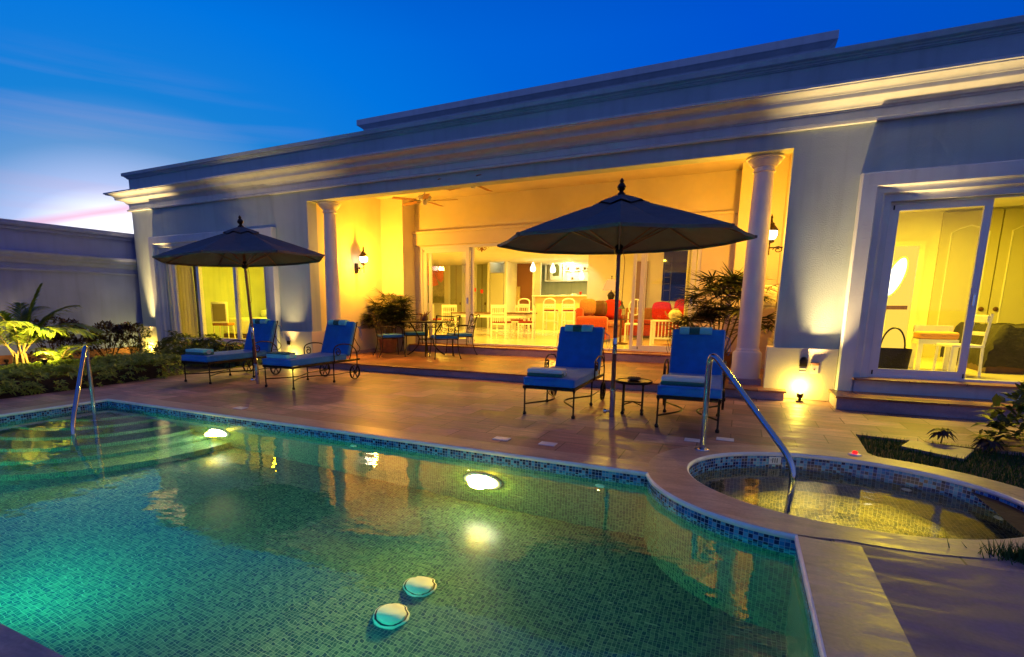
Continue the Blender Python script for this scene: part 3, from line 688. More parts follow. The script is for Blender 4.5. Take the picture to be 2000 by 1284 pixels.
# porch doors
frame(-8.02, -.88, 12.93, .35, 2.95, .07)
sash(-7.93, -6.52, 12.97, .38, 2.88, .10)
sash(-7.80, -6.42, 13.03, .38, 2.88, .09, handle=False)
sash(-2.32, -2.02, 13.03, .38, 2.88, .07, handle=False)
sash(-2.14, -.98, 12.97, .38, 2.88, .09)

# columns
def column(X, Y, label):
    b = nb(); r = .165
    lathe(b, [(r, .72), (r, 1.4), (r - .012, 2.6), (r - .03, 3.42)], 32, (X, Y, 0)); c = hp('column', b, 'column', 40)
    b = nb(); lathe(b, [(r - .03, 3.42), (r - .005, 3.43), (r - .005, 3.45), (r - .02, 3.455), (r - .02, 3.50), (r + .01, 3.51), (r + .02, 3.53), (r + .045, 3.55), (r + .065, 3.58), (r + .075, 3.60), (r + .075, 3.612), (r + .10, 3.62), (r + .10, 3.648), (0, 3.649)], 32, (X, Y, 0)); o = obj('capital', b, 'column', c, 30)
    b = nb(); lathe(b, [(r + .05, .235), (r + .05, .63), (r + .035, .66), (r + .012, .675), (r + .012, .70), (r, .72)], 32, (X, Y, 0)); obj('column_base', b, 'column', c, 30)
    b = nb(); bx(b, X - .23, X + .23, Y - .23, Y + .23, .1425, .235); obj('plinth_block', b, 'stepstone', c)
column(.13, 9.90, ''); column(-8.52, 9.90, '')

# ------------------------------------------------------------------ rooms
b = nb()
bx(b, HX0 + .3, HX1 - .3, 13.1, 25.7, .30, .34)
bx(b, HX0 + .3, -9.1, 9.8, 13.1, .30, .34); bx(b, .8, HX1 - .3, 9.8, 13.1, .30, .34)
hp('interior_floor', b, 'floor_tile')
b = nb(); bx(b, HX0 + .3, HX1 - .3, 13.1, 25.7, 3.3, 3.35); bx(b, HX0 + .3, -9.1, 9.8, 13.1, 3.3, 3.35); bx(b, .8, HX1 - .3, 9.8, 13.1, 3.3, 3.35); hp('interior_ceiling', b, 'int_wall')
IW = []
def bx_(b_, *q): IW.append(q)
bx_(b, HX0 + .3, -9.12, 14.6, 14.75, .34, 3.3)            # behind left bedroom
bx_(b, -9.12, -9.0, 13.101, 14.75, .34, 3.3)
bx_(b, .9, 1.0, 13.101, 19.9, .34, 3.3)                     # living / right bedroom
bx_(b, 1.0, HX1 - .3, 14.4, 14.55, .34, 3.3)
K0 = at(1055, 560, 23.9).x; K1 = at(1147, 560, 19.9).x
bx_(b, HX0 + .3, K0, 23.9, 24.05, .34, 3.3)
bx_(b, K1, 0.9, 19.9, 20.05, .34, 3.3); bx_(b, K1, K1 + .12, 20.05, 25.7, .34, 3.3)
pieces('interior_wall', IW, 'int_wall')
for (x, y, z, p) in [(-7.5, 15.0, 3.13, 150), (-10.6, 17.6, 3.14, 180), (-3.2, 15.0, 3.13, 120), (-6.9, 21.8, 3.14, 150), (-.6, 15.0, 3.13, 60)]:
    lamp('room_lamp', 'AREA', (x, y, z + .15), p, (1.0, .60, .05), 0.3, rot=(0, 0, -1))
lamp('bedroom_lamp', 'AREA', (-12.0, 11.6, 3.2), 150, (1.0, .70, .010), .9, rot=(0, 0, -1))
lamp('bedroom_lamp', 'AREA', (-11.0, 13.3, 3.2), 80, (1.0, .70, .010), .9, rot=(0, 0, -1))
lamp('bedroom_lamp', 'AREA', (3.0, 11.8, 3.2), 190, (1.0, .72, .025), .9, rot=(0, 0, -1))
# ================================================================== GARDEN WALL
G = thing('garden_wall', 'tall rendered garden wall with cornice running from the villa toward the pool', 'wall', (-15.4, 6, 0))
b = nb(); bx(b, -15.65, -15.35, -4, 13, 0, 3.05); bx(b, -15.349, -15.29, 4.2, 6.62, 0.2, 3.05); obj('wall_face', b, mat('dusk_shade_wall_stucco', (0.21, 0.26, 0.58), 0.85, noise_s=1.3, noise_a=0.1, bump=0.35, bump_s=70), G, world=True)  # cream stucco too; bluish dusk shade is painted into this wall's colour
b = nb(); gp = [(-.30, 3.05), (.01, 3.05), (.02, 3.09), (.06, 3.10), (.07, 3.16), (.12, 3.18), (.14, 3.22), (.14, 3.30), (-.30, 3.31)]
# the wall faces +X: travel toward +Y keeps +X on the right
sweep(b, gp, [(-15.35, -4), (-15.35, 13)]); obj('wall_cap', b, bpy.data.materials['dusk_shade_wall_stucco'], G, world=True)
b = nb(); gc = [(0, 2.17), (.05, 2.17), (.06, 2.22), (.03, 2.24), (.03, 2.34), (.06, 2.35), (.09, 2.42), (.15, 2.46), (.16, 2.50), (.22, 2.55), (.23, 2.60), (0, 2.63)]
sweep(b, gc, [(-15.35, 6.62), (-15.35, 13)]); sweep(b, gc, [(-15.29, 4.2), (-15.29, 6.62), (-15.36, 6.62)][:2]); obj('cornice', b, bpy.data.materials['dusk_shade_wall_stucco'], G, world=True)
b = nb(); bx(b, -15.349, -15.27, -4, 9.40, 0, .20); obj('plinth', b, 'terracotta', G, world=True)

# ================================================================== SUN LOUNGERS
def spiral(c, r0, r1, a0, turns, n=18, axis='x', s=1):
    out = []
    for i in range(n + 1):
        q = i / n; r = r0 + (r1 - r0) * q; a = a0 + s * turns * 2 * PI * q
        y, z = r * math.cos(a), r * math.sin(a)
        out.append(Vector(c) + (Vector((0, y, z)) if axis == 'x' else Vector((y, 0, z))))
    return out
def lounger():
    t = thing('sun_lounger', '', 'sun lounger', (0, 0, 0), 0, 'blue sun loungers by the pool')
    b = nb(); bx(b, -.335, .335, -.03, 1.36, .385, .495, .03, seg=3); sc_ = obj('seat_cushion', b, 'blue', t, 45)
    for zz in (.400, .482): b = nb(); tube(b, fillet([(-.337, .5, zz), (-.337, -.032, zz), (.337, -.032, zz), (.337, 1.36, zz)], .035), .0055, 6); obj('piping', b, 'blue', sc_, 60)
    A = Matrix.Translation((0, 1.36, .47)) @ Matrix.Rotation(math.radians(-20), 4, 'X')
    b = nb(); bx(b, -.335, .335, 0, .10, 0.0, .66, .035, T=A, seg=3); obj('back_cushion', b, 'blue', t, 45)
    b = nb()
    bx(b, -.34, -.305, -.02, 1.72, .345, .383, .006); bx(b, .305, .34, -.02, 1.72, .345, .383, .006)
    bx(b, -.304, .304, -.02, .015, .345, .383, .004)
    for k in range(8): bx(b, -.304, .304, .16 + k * .2, .18 + k * .2, .352, .362)
    obj('seat_frame', b, 'iron', t)
    b = nb()
    for s in (-1, 1): tube(b, [A @ Vector((s * .32, .115, -.08)), A @ Vector((s * .32, .115, .68))], .011)
    for z in (0.1, .38, .66): tube(b, [A @ Vector((-.32, .115, z)), A @ Vector((.32, .115, z))], .008)
    f = obj('back_frame', b, 'iron', t, 40)
    for s in (-1, 1):
        b = nb()
        p0 = A @ Vector((s * .335, .12, .60))
        for k in range(3):
            dx_ = s * (.02 + .02 * k); tube(b, [p0, p0 + Vector((dx_, .02, -.04)), p0 + Vector((dx_ * 1.3, .04, -.10 - .05 * k)), p0 + Vector((dx_ * .9, .05, -.19 - .04 * k))], .0035, 5)
        obj('tie_string', b, 'blue' if s > 0 else 'iron', f)
    for s in (-1, 1):
        for y in (0.02, 1.0):
            b = nb(); lathe(b, [(.021, 0.0), (.024, .01), (.024, .025), (.012, .045), (.010, .30), (.014, .33), (.022, .345)], 10, (s * .322, y, 0)); obj('leg', b, 'iron', t, 35)
    for s in (-1, 1):
        b = nb(); tube(b, fillet([(s * .32, .02, .14), (s * .0 + s * .015, .51, .14), (s * .32, 1.0, .14)], .5, 16), .011); tube(b, [(s * .32, 1.0, .14), (s * .32, 1.52, .14)], .008); obj('stretcher', b, 'iron', t, 40)
    for s in (-1, 1):
        b = nb(); lathe(b, [(.125, -.014), (.14, -.014), (.14, .014), (.125, .014), (.125, -.014)], 28, T=Matrix.Translation((s * .375, 1.52, .14)) @ Matrix.Rotation(PI / 2, 4, 'Y'))
        for k in range(6):
            a = k * PI / 3; tube(b, [(s * .375, 1.52, .14), (s * .375, 1.52 + .13 * math.cos(a), .14 + .13 * math.sin(a))], .009, 6)
        w = obj('wheel', b, 'iron', t, 40)
        b = nb(); lathe(b, [(.0, -.03), (.022, -.028), (.024, .028), (0, .03)], 12, T=Matrix.Translation((s * .375, 1.52, .14)) @ Matrix.Rotation(PI / 2, 4, 'Y')); obj('hub', b, 'iron', w, 40)
    for s in (-1, 1):
        b = nb(); x = s * .36
        pts = spiral((x, 1.09, .54), .02, .075, 0, 1.35, 22, 'x', 1 * 1)
        tube(b, pts, .010, 7)
        tube(b, fillet([(x, .985, .37), (x, .975, .64), (x, 1.18, .69), (x, 1.46, .66), (x, 1.62, .52), (x, 1.60, .14)], .14), .011, 7)
        tube(b, [(s * .33, 1.0, .36), (x, .985, .38)], .01, 6); obj('armrest', b, 'iron', t, 40)
    for s in (-1, 1):
        b = nb(); tube(b, fillet([A @ Vector((s * .33, .12, .36)), (s * .335, 1.66, .66), (s * .335, 1.75, .58), (s * .335, 1.70, .50), (s * .335, 1.52, .50)], .08), .007, 6); obj('recline_bar', b, 'iron', t, 40)
    return t
LG = lounger()
LOUNGE = [(-8.63, 6.30, 0.02, 'blue sun lounger at the far left beside the hedge'), (-6.86, 6.52, -.02, 'blue sun lounger to the right of the smaller left parasol'),
          (-2.10, 6.42, 0.02, 'blue sun lounger just left of the large parasol pole'), (-0.46, 6.43, 0.03, 'blue sun lounger behind the spa handrail at the right')]
lgs = []
for i, (x, y, a, lab) in enumerate(LOUNGE):
    if i == 0: LG.location = (x, y, 0); LG.rotation_euler = (0, 0, a); LG['label'] = lab; lgs.append(LG)
    else: lgs.append(dup(LG, (x, y, 0), a, lab))
# rolled head towels and folded foot towels
for i, (x, y, a, lab) in enumerate(LOUNGE):
    place = ['far left lounger', 'lounger right of the left parasol', 'lounger left of the large parasol', 'lounger behind the spa handrail'][i]
    R = Matrix.Rotation(a, 4, 'Z')
    A = Matrix.Translation((0, 1.36, .47)) @ Matrix.Rotation(math.radians(-20), 4, 'X')
    p = R @ (A @ Vector((-.04, .005, .625))) + Vector((x, y, 0))
    t = thing('rolled_towel', 'aqua and green striped towel draped over the ' + place, 'towel', p, a, 'striped towels on the lounger backrests')
    for nm, x0, x1, mm in (('end_stripe', -.20, -.075, 'aqua'), ('middle_stripe', -.075, .055, 'green'), ('end_stripe', .055, .21, 'aqua')):
        bb = nb(); g = .0008
        pr = [(-.055, -.045), (-.062, -.02), (-.06, .01), (-.045, .035), (-.02, .052), (.02, .056), (.07, .05), (.12, .035), (.125, .02), (.12, -.06), (.105, -.06), (.10, .02), (.0, .03), (-.012, -.04), (-.03, -.055)]
        vs0 = [bb.verts.new((x0 + g, py, pz)) for py, pz in pr]; vs1 = [bb.verts.new((x1 - g, py, pz)) for py, pz in pr]
        k = len(pr)
        for j in range(k): bb.faces.new((vs0[j], vs0[(j + 1) % k], vs1[(j + 1) % k], vs1[j]))
        bb.faces.new(vs0[::-1]); bb.faces.new(vs1)
        o_ = obj(nm, bb, mm, t, 50); o_.rotation_euler = (math.radians(-12), 0, 0)
    lo, hi = [('green', 'aqua'), ('aqua', 'green'), ('green', 'aquaw'), ('green', 'aquaw')][i]
    p = R @ Vector(((-.08, .17, .495))) + Vector((x, y, 0))
    t = thing('folded_towel', ['folded turquoise towel on the foot end of the ', 'folded aqua towel with dark green top on the ', 'folded green and white towel on the ', 'bright white and green towel on the '][i] + place, 'towel', p, a + .02, 'folded towels on the lounger foot ends')
    hb = .035 if i != 1 else .055
    bb = nb(); bx(bb, -.235, .235, -.12, .12, .001, hb * 1.3, .018, seg=3); obj('lower_fold', bb, lo, t, 50)
    bb = nb(); bx(bb, -.232, .228, -.117, .117, hb * 1.3 + .001, .098, .016, seg=3); obj('upper_fold', bb, hi, t, 50)
    bb = nb(); tube(bb, [(.236 + .002 * k * 0, -.0 + .055 * math.cos(k * .7) * (1 - k / 22), .05 + .04 * math.sin(k * .7) * (1 - k / 22)) for k in range(18)], .006, 5); obj('fold_edge', bb, 'aquaw', t, 50)

# ================================================================== PARASOLS
def parasol(label, loc, lean=(0, 0), R=1.48, rot=0.2):
    t = thing('parasol', label, 'parasol', loc, rot, 'navy parasols by the loungers')
    t.rotation_euler = (lean[0], lean[1], rot)
    ZR, ZA = 2.17, 2.655
    def P(a, q, dz=0):
        k = a / (PI / 4); fr = abs((k % 1) - .5) * 2      # 1 on a rib, 0 between
        rad = R * q * (1 - (1 - math.cos(PI / 8)) * (1 - fr ** 2)); z = ZA - (ZA - ZR) * (q ** 1.12) - .05 * math.sin(PI * q) * (1 - fr) - .0 * q
        return Vector((rad * math.cos(a), rad * math.sin(a), z + dz - .012 * (1 - fr) * q))
    b = nb(); na, nq = 64, 10
    g = [[b.verts.new(P(2 * PI * i / na, (.02 + .98 * j / nq))) for i in range(na)] for j in range(nq + 1)]
    g2 = [b.verts.new(P(2 * PI * i / na, 1.0, -.035)) for i in range(na)]
    for j in range(nq):
        for i in range(na): b.faces.new((g[j][i], g[j][(i + 1) % na], g[j + 1][(i + 1) % na], g[j + 1][i]))
    for i in range(na): b.faces.new((g[nq][i], g[nq][(i + 1) % na], g2[(i + 1) % na], g2[i]))
    c = obj('canopy', b, 'canopy', t, 12)
    b = nb(); na = 32; rows = []
    for j in range(5):
        q = .02 + .20 * j / 4
        rows.append([b.verts.new(P(2 * PI * i / na, q, .045 - .02 * j / 4)) for i in range(na)])
    for j in range(4):
        for i in range(na): b.faces.new((rows[j][i], rows[j][(i + 1) % na], rows[j + 1][(i + 1) % na], rows[j + 1][i]))
    obj('vent_cap', b, 'canopy', c, 12)
    b = nb(); lathe(b, [(.026, .36), (.026, .80)], 16); lathe(b, [(.024, 1.0), (.024, 2.66)], 16); obj('pole', b, 'wood', t, 40)
    b = nb(); lathe(b, [(.0245, .80), (.027, .81), (.027, .99), (.0245, 1.0)], 16); obj('steel_joint', b, 'steel', t, 40)
    b = nb(); lathe(b, [(.034, 0), (.034, .33), (.040, .335), (.040, .355), (.03, .365)], 18); bx(b, -.075, -.03, -.008, .008, .06, .09, .003); s_ = obj('steel_sleeve', b, 'steel', t, 40)
    b = nb(); lathe(b, [(0, -.02), (.03, -.018), (.034, 0), (.03, .018), (0, .02)], 12, T=Matrix.Translation((-.09, 0, .075)) @ Matrix.Rotation(PI / 2, 4, 'Y')); obj('knob', b, 'chrome', s_, 40)
    b = nb(); lathe(b, [(.0, 2.60), (.045, 2.62), (.05, 2.70), (.03, 2.715), (.022, 2.73), (.045, 2.75), (.052, 2.775), (.04, 2.80), (.02, 2.825), (.026, 2.845), (.012, 2.87), (0, 2.88)], 18); obj('finial', b, 'iron', t, 40)
    b = nb(); lathe(b, [(.028, 2.00), (.05, 2.01), (.055, 2.04), (.05, 2.10), (.03, 2.12)], 16); obj('hub', b, 'iron', t, 40); b = nb(); lathe(b, [(.028, 2.50), (.05, 2.51), (.05, 2.58), (.03, 2.6)], 16); obj('hub', b, 'iron', t, 40)
    for k in range(8):
        a = k * PI / 4
        bb = nb(); pts = [P(a, q, -.022) for q in (.03, .3, .6, .85, 1.0)]; tube(bb, pts, [.012, .012, .011, .010, .009], 6); rb = obj('rib', bb, 'wood', t, 40)
        bb = nb(); tube(bb, [Vector((.045 * math.cos(a), .045 * math.sin(a), 2.06)), P(a, .52, -.03)], .009, 6); obj('strut', bb, 'wood', rb, 40)
        bb = nb(); tip = P(a, 1.0, -.012); lathe(bb, [(0, -.02), (.022, -.015), (.024, .01), (.0, .018)], 8, tip); obj('rib_pocket', bb, 'canopy', rb, 40)
    b = nb(); tube(b, fillet([(.03, -.02, 2.08), (.075, -.04, 1.95), (.06, -.04, 1.45), (.028, -.02, 1.40)], .1), .004, 5); obj('pull_cord', b, 'terracotta', t, 40)
    return t
parasol('large navy parasol between the two right loungers', (-1.37, 6.78, 0), (0, -.008), rot=.20)
parasol('navy parasol with leaning pole between the two left loungers', (-7.59, 6.74, 0), (0, -.045), R=1.38, rot=.42)

# side table with its carved dish
t = thing('side_table', 'small round black glass topped table beside the large parasol pole', 'table', (-1.19, 7.18, 0))
b = nb(); lathe(b, [(0, .400), (.225, .400), (.235, .41), (.235, .43), (.225, .437), (.215, .437)], 36); obj('rim', b, 'iron', t, 40)
b = nb(); lathe(b, [(.214, .432), (.0, .434)], 36); obj('glass_top', b, 'nightglass', t)
for k in range(4):
    a = PI / 4 + k * PI / 2 + .15; b = nb(); lathe(b, [(.022, 0), (.024, .02), (.014, .04), (.013, .36), (.018, .40)], 10, (.17 * math.cos(a), .17 * math.sin(a), 0)); obj('leg', b, 'iron', t, 40)
b = nb(); 
for s in (0, 1):
    a = PI / 4 + .15 + s * PI / 2; tube(b, [(.17 * math.cos(a), .17 * math.sin(a), .12), (0, 0, .15), (-.17 * math.cos(a), -.17 * math.sin(a), .12)], .009, 6)
obj('stretcher', b, 'iron', t, 40)
t = thing('carved_dish', 'small round dark carved dish on the black side table', 'dish', (-1.19, 7.19, .438))
b = nb(); lathe(b, [(0, 0), (.06, 0), (.075, .012), (.075, .03), (.06, .034), (.055, .02), (0, .018)], 24)
for k in range(14): a = k * PI / 7; bx(b, .070, .080, -.008, .008, .008, .036, T=Matrix.Rotation(a, 4, 'Z'))
obj('bowl', b, 'brown', t, 40)

# ================================================================== PATIO DINING SET
S = 1.10
def ichair():
    t = thing('patio_chair', '', 'chair', (0, 0, 0), 0, 'wrought iron chairs round the patio table')
    # faces +Y; back at -Y
    b = nb(); bx(b, -.25 * S, .25 * S, -.23 * S, .25 * S, .425 * S, .49 * S, .02, seg=3); obj('seat_cushion', b, 'blue', t, 45)
    b = nb(); tube(b, [(-.25 * S, -.24 * S, .415 * S), (.25 * S, -.24 * S, .415 * S), (.27 * S, .25 * S, .415 * S), (-.27 * S, .25 * S, .415 * S)], .012, 6, closed=True); obj('seat_frame', b, 'iron', t, 40)
    for x, y in ((-1, -1), (1, -1), (-1, 1), (1, 1)):
        b = nb(); tube(b, fillet([(x * .24 * S, y * .23 * S, .42 * S), (x * .25 * S, y * .24 * S, .22 * S), (x * .29 * S, y * (.34 if y < 0 else .27) * S, .0)], .1), [.012] * 10, 6) if False else tube(b, [(x * .24 * S, y * .23 * S, .42 * S), (x * .245 * S, y * .24 * S, .25 * S), (x * .265 * S, y * (.28 if y < 0 else .25) * S, .10 * S), (x * .285 * S, y * (.33 if y < 0 else .26) * S, .006)], .012, 6)
        lathe(b, [(.0, 0), (.02, 0), (.02, .015), (.0, .02)], 8, (x * .285 * S, y * (.33 if y < 0 else .26) * S, 0)); obj('leg', b, 'iron', t, 40)
    B = lambda x, z: Vector((x * S, (-.24 - .10 * ((z - .42) / .5) ** 1.3 if z > .42 else -.24) * S - .05 * (1 - (x / .25) ** 2) * S, z * S))
    b = nb()
    for s in (-1, 1):
        pts = [B(s * .25, .42 + .07 * k) for k in range(8)]; e = pts[-1]
        pts += [e + Vector((0, -.03 * math.sin(q) - .02 * q, .03 * math.sin(q * 1.0 + .3) - .015 * q)) for q in (.6, 1.2, 1.8, 2.4, 3.0)]
        tube(b, pts, .013, 7)
    tube(b, [B(x / 10 * .25, .90 - .0 + .02 * (x / 10) ** 2) for x in range(-10, 11)], .012, 6)
    tube(b, [B(x / 10 * .25, .50) for x in range(-10, 11)], .010, 6)
    obj('back_frame', b, 'iron', t, 40)
    b = nb()
    def sp(cx, cz, r0, r1, a0, tr, s):
        tube(b, [B(cx + (r0 + (r1 - r0) * i / 14) * math.cos(a0 + s * tr * 2 * PI * i / 14), cz + (r0 + (r1 - r0) * i / 14) * math.sin(a0 + s * tr * 2 * PI * i / 14)) for i in range(15)], .007, 5)
    for s in (-1, 1):
        sp(s * .08, .80, .012, .07, 0, 1.3, s); sp(s * .18, .74, .01, .055, PI / 2, 1.2, -s); sp(s * .07, .62, .012, .065, PI, 1.3, -s); sp(s * .17, .59, .01, .05, 0, 1.1, s)
        tube(b, [B(s * x, .70 + .12 * math.sin(x * 22)) for x in (.0, .04, .08, .12, .16, .2, .24)], .007, 5)
    obj('scrollwork', b, 'iron', t, 40)
    for s in (-1, 1):
        b = nb(); tube(b, fillet([B(s * .25, .66), (s * .29 * S, .05 * S, .67 * S), (s * .29 * S, .20 * S, .66 * S), (s * .28 * S, .20 * S, .42 * S)], .08), .011, 6); obj('armrest', b, 'iron', t, 40)
    return t
TC = Vector((-7.05, 11.62, .142))
CH = [(-7.72, 11.02, -.70, 'iron patio chair at the left front of the round table, back toward the pool'), (-6.30, 11.22, .75, 'iron patio chair at the right front of the round table, back toward the pool'),
      (-6.42, 12.25, 2.35, 'iron patio chair at the far right of the round table'), (-7.75, 12.18, 3.9, 'iron patio chair at the far left of the round table')]
c0 = ichair()
for i, (x, y, a, lab) in enumerate(CH):
    if i == 0: c0.location = (x, y, .142); c0.rotation_euler = (0, 0, a); c0['label'] = lab
    else: dup(c0, (x, y, .142), a, lab)
t = thing('patio_table', 'round wrought iron dining table on the terrace under the ceiling fan', 'table', TC)
b = nb(); lathe(b, [(0, .82), (.60, .82), (.615, .83), (.615, .85), (.60, .858), (0, .858)], 48); obj('tabletop', b, 'iron', t, 40)
for k in range(4):
    a = k * PI / 2 + .5; b = nb(); c_, s_ = math.cos(a), math.sin(a)
    tube(b, [(r * c_, r * s_, z) for r, z in ((.40, .82), (.26, .60), (.17, .42), (.20, .25), (.33, .10), (.47, .01))], .016, 7); obj('leg', b, 'iron', t, 40)
b = nb(); tube(b, [(.2 * math.cos(q * PI / 12), .2 * math.sin(q * PI / 12), .40) for q in range(24)], .009, 6, closed=True)
for k in range(8):
    a = k * PI / 4; tube(b, [Vector((.42 * math.cos(a), .42 * math.sin(a), .70)) + Vector((-(.06 - .004 * i) * math.sin(a) * math.cos(i * .6), (.06 - .004 * i) * math.cos(a) * math.cos(i * .6), (.06 - .004 * i) * math.sin(i * .6))) for i in range(12)], .007, 5)
obj('scroll_ring', b, 'iron', t, 40)
t = thing('driftwood_centrepiece', 'brown shell and driftwood arrangement in the middle of the patio table', 'centrepiece', TC + Vector((-.05, 0, .86)))
b = nb(); lathe(b, [(0, 0), (.10, 0), (.11, .05), (.09, .12), (.06, .15), (.0, .15)], 16); obj('vase', b, 'brown', t, 40)
b = nb()
for k in range(9):
    a = random.uniform(0, 2 * PI); L = random.uniform(.12, .26); tube(b, [(0, 0, .12), (.5 * L * math.cos(a), .5 * L * math.sin(a), .16), (L * math.cos(a), L * math.sin(a), random.uniform(.12, .26))], [.02, .015, .005], 6)
obj('branch', b, 'terracotta', t, 40)
for i, (dx_, dy_, lab) in enumerate([(.28, .12, 'clear wine glass on the right side of the patio table'), (.22, -.30, 'clear wine glass on the near side of the patio table'), (-.35, -.2, 'clear wine glass on the left side of the patio table')]):
    t = thing('wine_glass', lab, 'glass', TC + Vector((dx_, dy_, .858)), 0, 'glasses on the patio table')
    b = nb(); lathe(b, [(0, 0), (.035, .002), (.004, .01), (.004, .08), (.03, .11), (.038, .15), (.032, .19)], 14); obj('bowl', b, 'clear', t, 60)

# ================================================================== PLANTS
def leaf(bm, p, d, up, L, w, droop=0.0, n=2, fold=.25):
    """one pointed leaf of n+1 stations with a folded midrib"""
    d = d.normalized(); s = d.cross(up)
    s = s.normalized() if s.length > 1e-4 else d.orthogonal().normalized(); nrm_ = s.cross(d)
    prev = None
    for i in range(n + 1):
        q = i / n; c = p + d * (L * q) + Vector((0, 0, -droop * L * q * q)); ww = w * math.sin(PI * min(1, .12 + .88 * q) ** .8) * .5 + .0005
        row = [bm.verts.new(c - s * ww + nrm_ * ww * fold), bm.verts.new(c), bm.verts.new(c + s * ww + nrm_ * ww * fold)]
        if prev:
            for j in (0, 1): bm.faces.new((prev[j], prev[j + 1], row[j + 1], row[j]))
        prev = row
def rv(z=.3):
    a = random.uniform(0, 2 * PI); zz = random.uniform(z - .5, z + .5); return Vector((math.cos(a), math.sin(a), zz)).normalized()
def bush(bm, sampler, n, L, w, zb=.3):
    for _ in range(n):
        p, out = sampler(); d = (out * .8 + rv(zb)).normalized(); leaf(bm, p, d, Vector((0, 0, 1)), L * random.uniform(.6, 1.25), w * random.uniform(.7, 1.2), random.uniform(.0, .5), 2)
def rosettes(bm, sampler, n, k, L, w):
    for _ in range(n):
        p, out = sampler(); ax = (out + Vector((random.uniform(-.4, .4), random.uniform(-.4, .4), .7))).normalized(); u = ax.orthogonal().normalized(); v = ax.cross(u)
        for j in range(k):
            a = 2 * PI * j / k + random.uniform(-.3, .3); d = (u * math.cos(a) + v * math.sin(a) + ax * random.uniform(.1, .7)).normalized()
            leaf(bm, p, d, ax, L * random.uniform(.6, 1.2), w, random.uniform(.1, .4), 2)
# hedge along the deck edge, its right end curling toward the house
def hs():
    q = random.random(); y = 2.6 + q * 4.6; xe = -9.72 - .03 * (y - 4.5)
    if y > 6.3: xe -= (y - 6.3) ** 2 * .35
    u = random.random(); x = xe - u * 1.35; top = .30 + .06 * noise.noise(Vector((x * 2.2, y * 2.2, 0))) * 2 + .05 * min(1, u * 3)
    if u < .07: z = random.uniform(.02, top); return Vector((x + random.uniform(-.03, .05), y, z)), Vector((1, 0, .3))
    return Vector((x, y, top * random.uniform(.8, 1.05))), Vector((.2, 0, .6))
b = nb(); rosettes(b, hs, 2300, 6, .085, .026); h = obj('foliage', b, 'hedge', fix=False)
tag(h, 'low clipped hedge of small bright leaves along the left deck edge', 'hedge'); h.name = 'low_hedge'
b = nb(); plate(b, [(-9.9, 2.4), (-9.85, 5.5), (-10.05, 6.6), (-10.5, 7.0), (-11.4, 7.1), (-11.4, 2.4)], [], .2, .22); o_ = obj('hedge_core', b, 'soil', h, fix=False)
# bushes below the left window
def blob(cx, cy, rx, ry, rz, z0=0):
    def f():
        while 1:
            d = Vector((random.gauss(0, 1), random.gauss(0, 1), random.gauss(0, 1))).normalized()
            if d.z > -.25: break
        s = random.uniform(.72, 1.02) * (1 + .28 * noise.noise(d * 2.3 + Vector((cx, cy, 0)) * 3))
        return Vector((cx + d.x * rx * s, cy + d.y * ry * s, z0 + max(.02, d.z * rz * s + rz * .15))), d
    return f
for i, (cx, cy, rx, ry, rz, lab) in enumerate([(-12.35, 8.55, .62, .5, .62, 'rounded leafy bush under the left window, nearest the corner'), (-11.45, 8.7, .6, .45, .60, 'rounded leafy bush under the left window, in the middle'), (-10.6, 8.85, .55, .4, .42, 'lower leafy bush under the left window beside the lounger')]):
    t = thing('leafy_bush', lab, 'bush', (cx, cy, 0), 0, 'bushes under the left window')
    b = nb(); rosettes(b, blob(0, 0, rx, ry, rz), 260, 8, .12, .035); obj('foliage', b, 'bush', t, fix=False)
    b = nb()
    for k in range(7): a = k * .9; tube(b, [(0, 0, 0), (rx * .5 * math.cos(a), ry * .5 * math.sin(a), rz * .7)], [.015, .006], 5)
    obj('stem', b, 'stem', t)
# flowering shrub in front of the lit corner
t = thing('flowering_shrub', 'tall shrub with red blooms glowing in front of the lit villa corner', 'shrub', (-13.55, 8.25, 0))
b = nb(); bush(b, blob(0, 0, .42, .38, .30, .55), 520, .085, .04); bush(b, blob(.3, .1, .35, .3, .25, .15), 300, .085, .04); obj('foliage', b, 'bush', t, fix=False)
b = nb()
for k in range(8): a = k * .8; tube(b, [(.05 * math.cos(a), .05 * math.sin(a), 0), (.2 * math.cos(a), .2 * math.sin(a), .65)], [.014, .006], 5)
obj('stem', b, 'stem', t)
for k, (x, y, z) in enumerate([(-.12, -.1, .92), (.15, -.2, .8), (.05, -.3, .55)]):
    b = nb()
    for j in range(14): leaf(b, Vector((x, y, z)), rv(.4), Vector((0, 0, 1)), .05, .03)
    obj('flower', b, 'redflower', t, fix=False)
# dark shrubs against the garden wall
for i, (cx, cy, hgt, lab) in enumerate([(-13.2, 6.3, .95, 'dark purple leaved shrub before the garden wall, the taller one behind the palm'), (-13.0, 7.3, .80, 'dark purple leaved shrub before the garden wall, to the right of the palm')]):
    t = thing('dark_shrub', lab, 'shrub', (cx, cy, 0), 0, 'dark shrubs along the garden wall')
    b = nb()
    for k in range(15):
        a = random.uniform(0, 2 * PI); r = random.uniform(.1, .6); hx, hy, hz = r * math.cos(a), r * math.sin(a), hgt * random.uniform(.55, 1.05); bush(b, blob(hx, hy, .2, .2, .14, hz), 110, .10, .05)
    bush(b, blob(0, 0, .6, .6, .5), 420, .09, .045); obj('foliage', b, 'darkleaf', t, fix=False)
    b = nb()
    for k in range(9): a = k * .7; tube(b, [(0, 0, 0), (.4 * math.cos(a), .4 * math.sin(a), hgt * .8)], [.012, .005], 5)
    obj('stem', b, 'darkleaf', t)

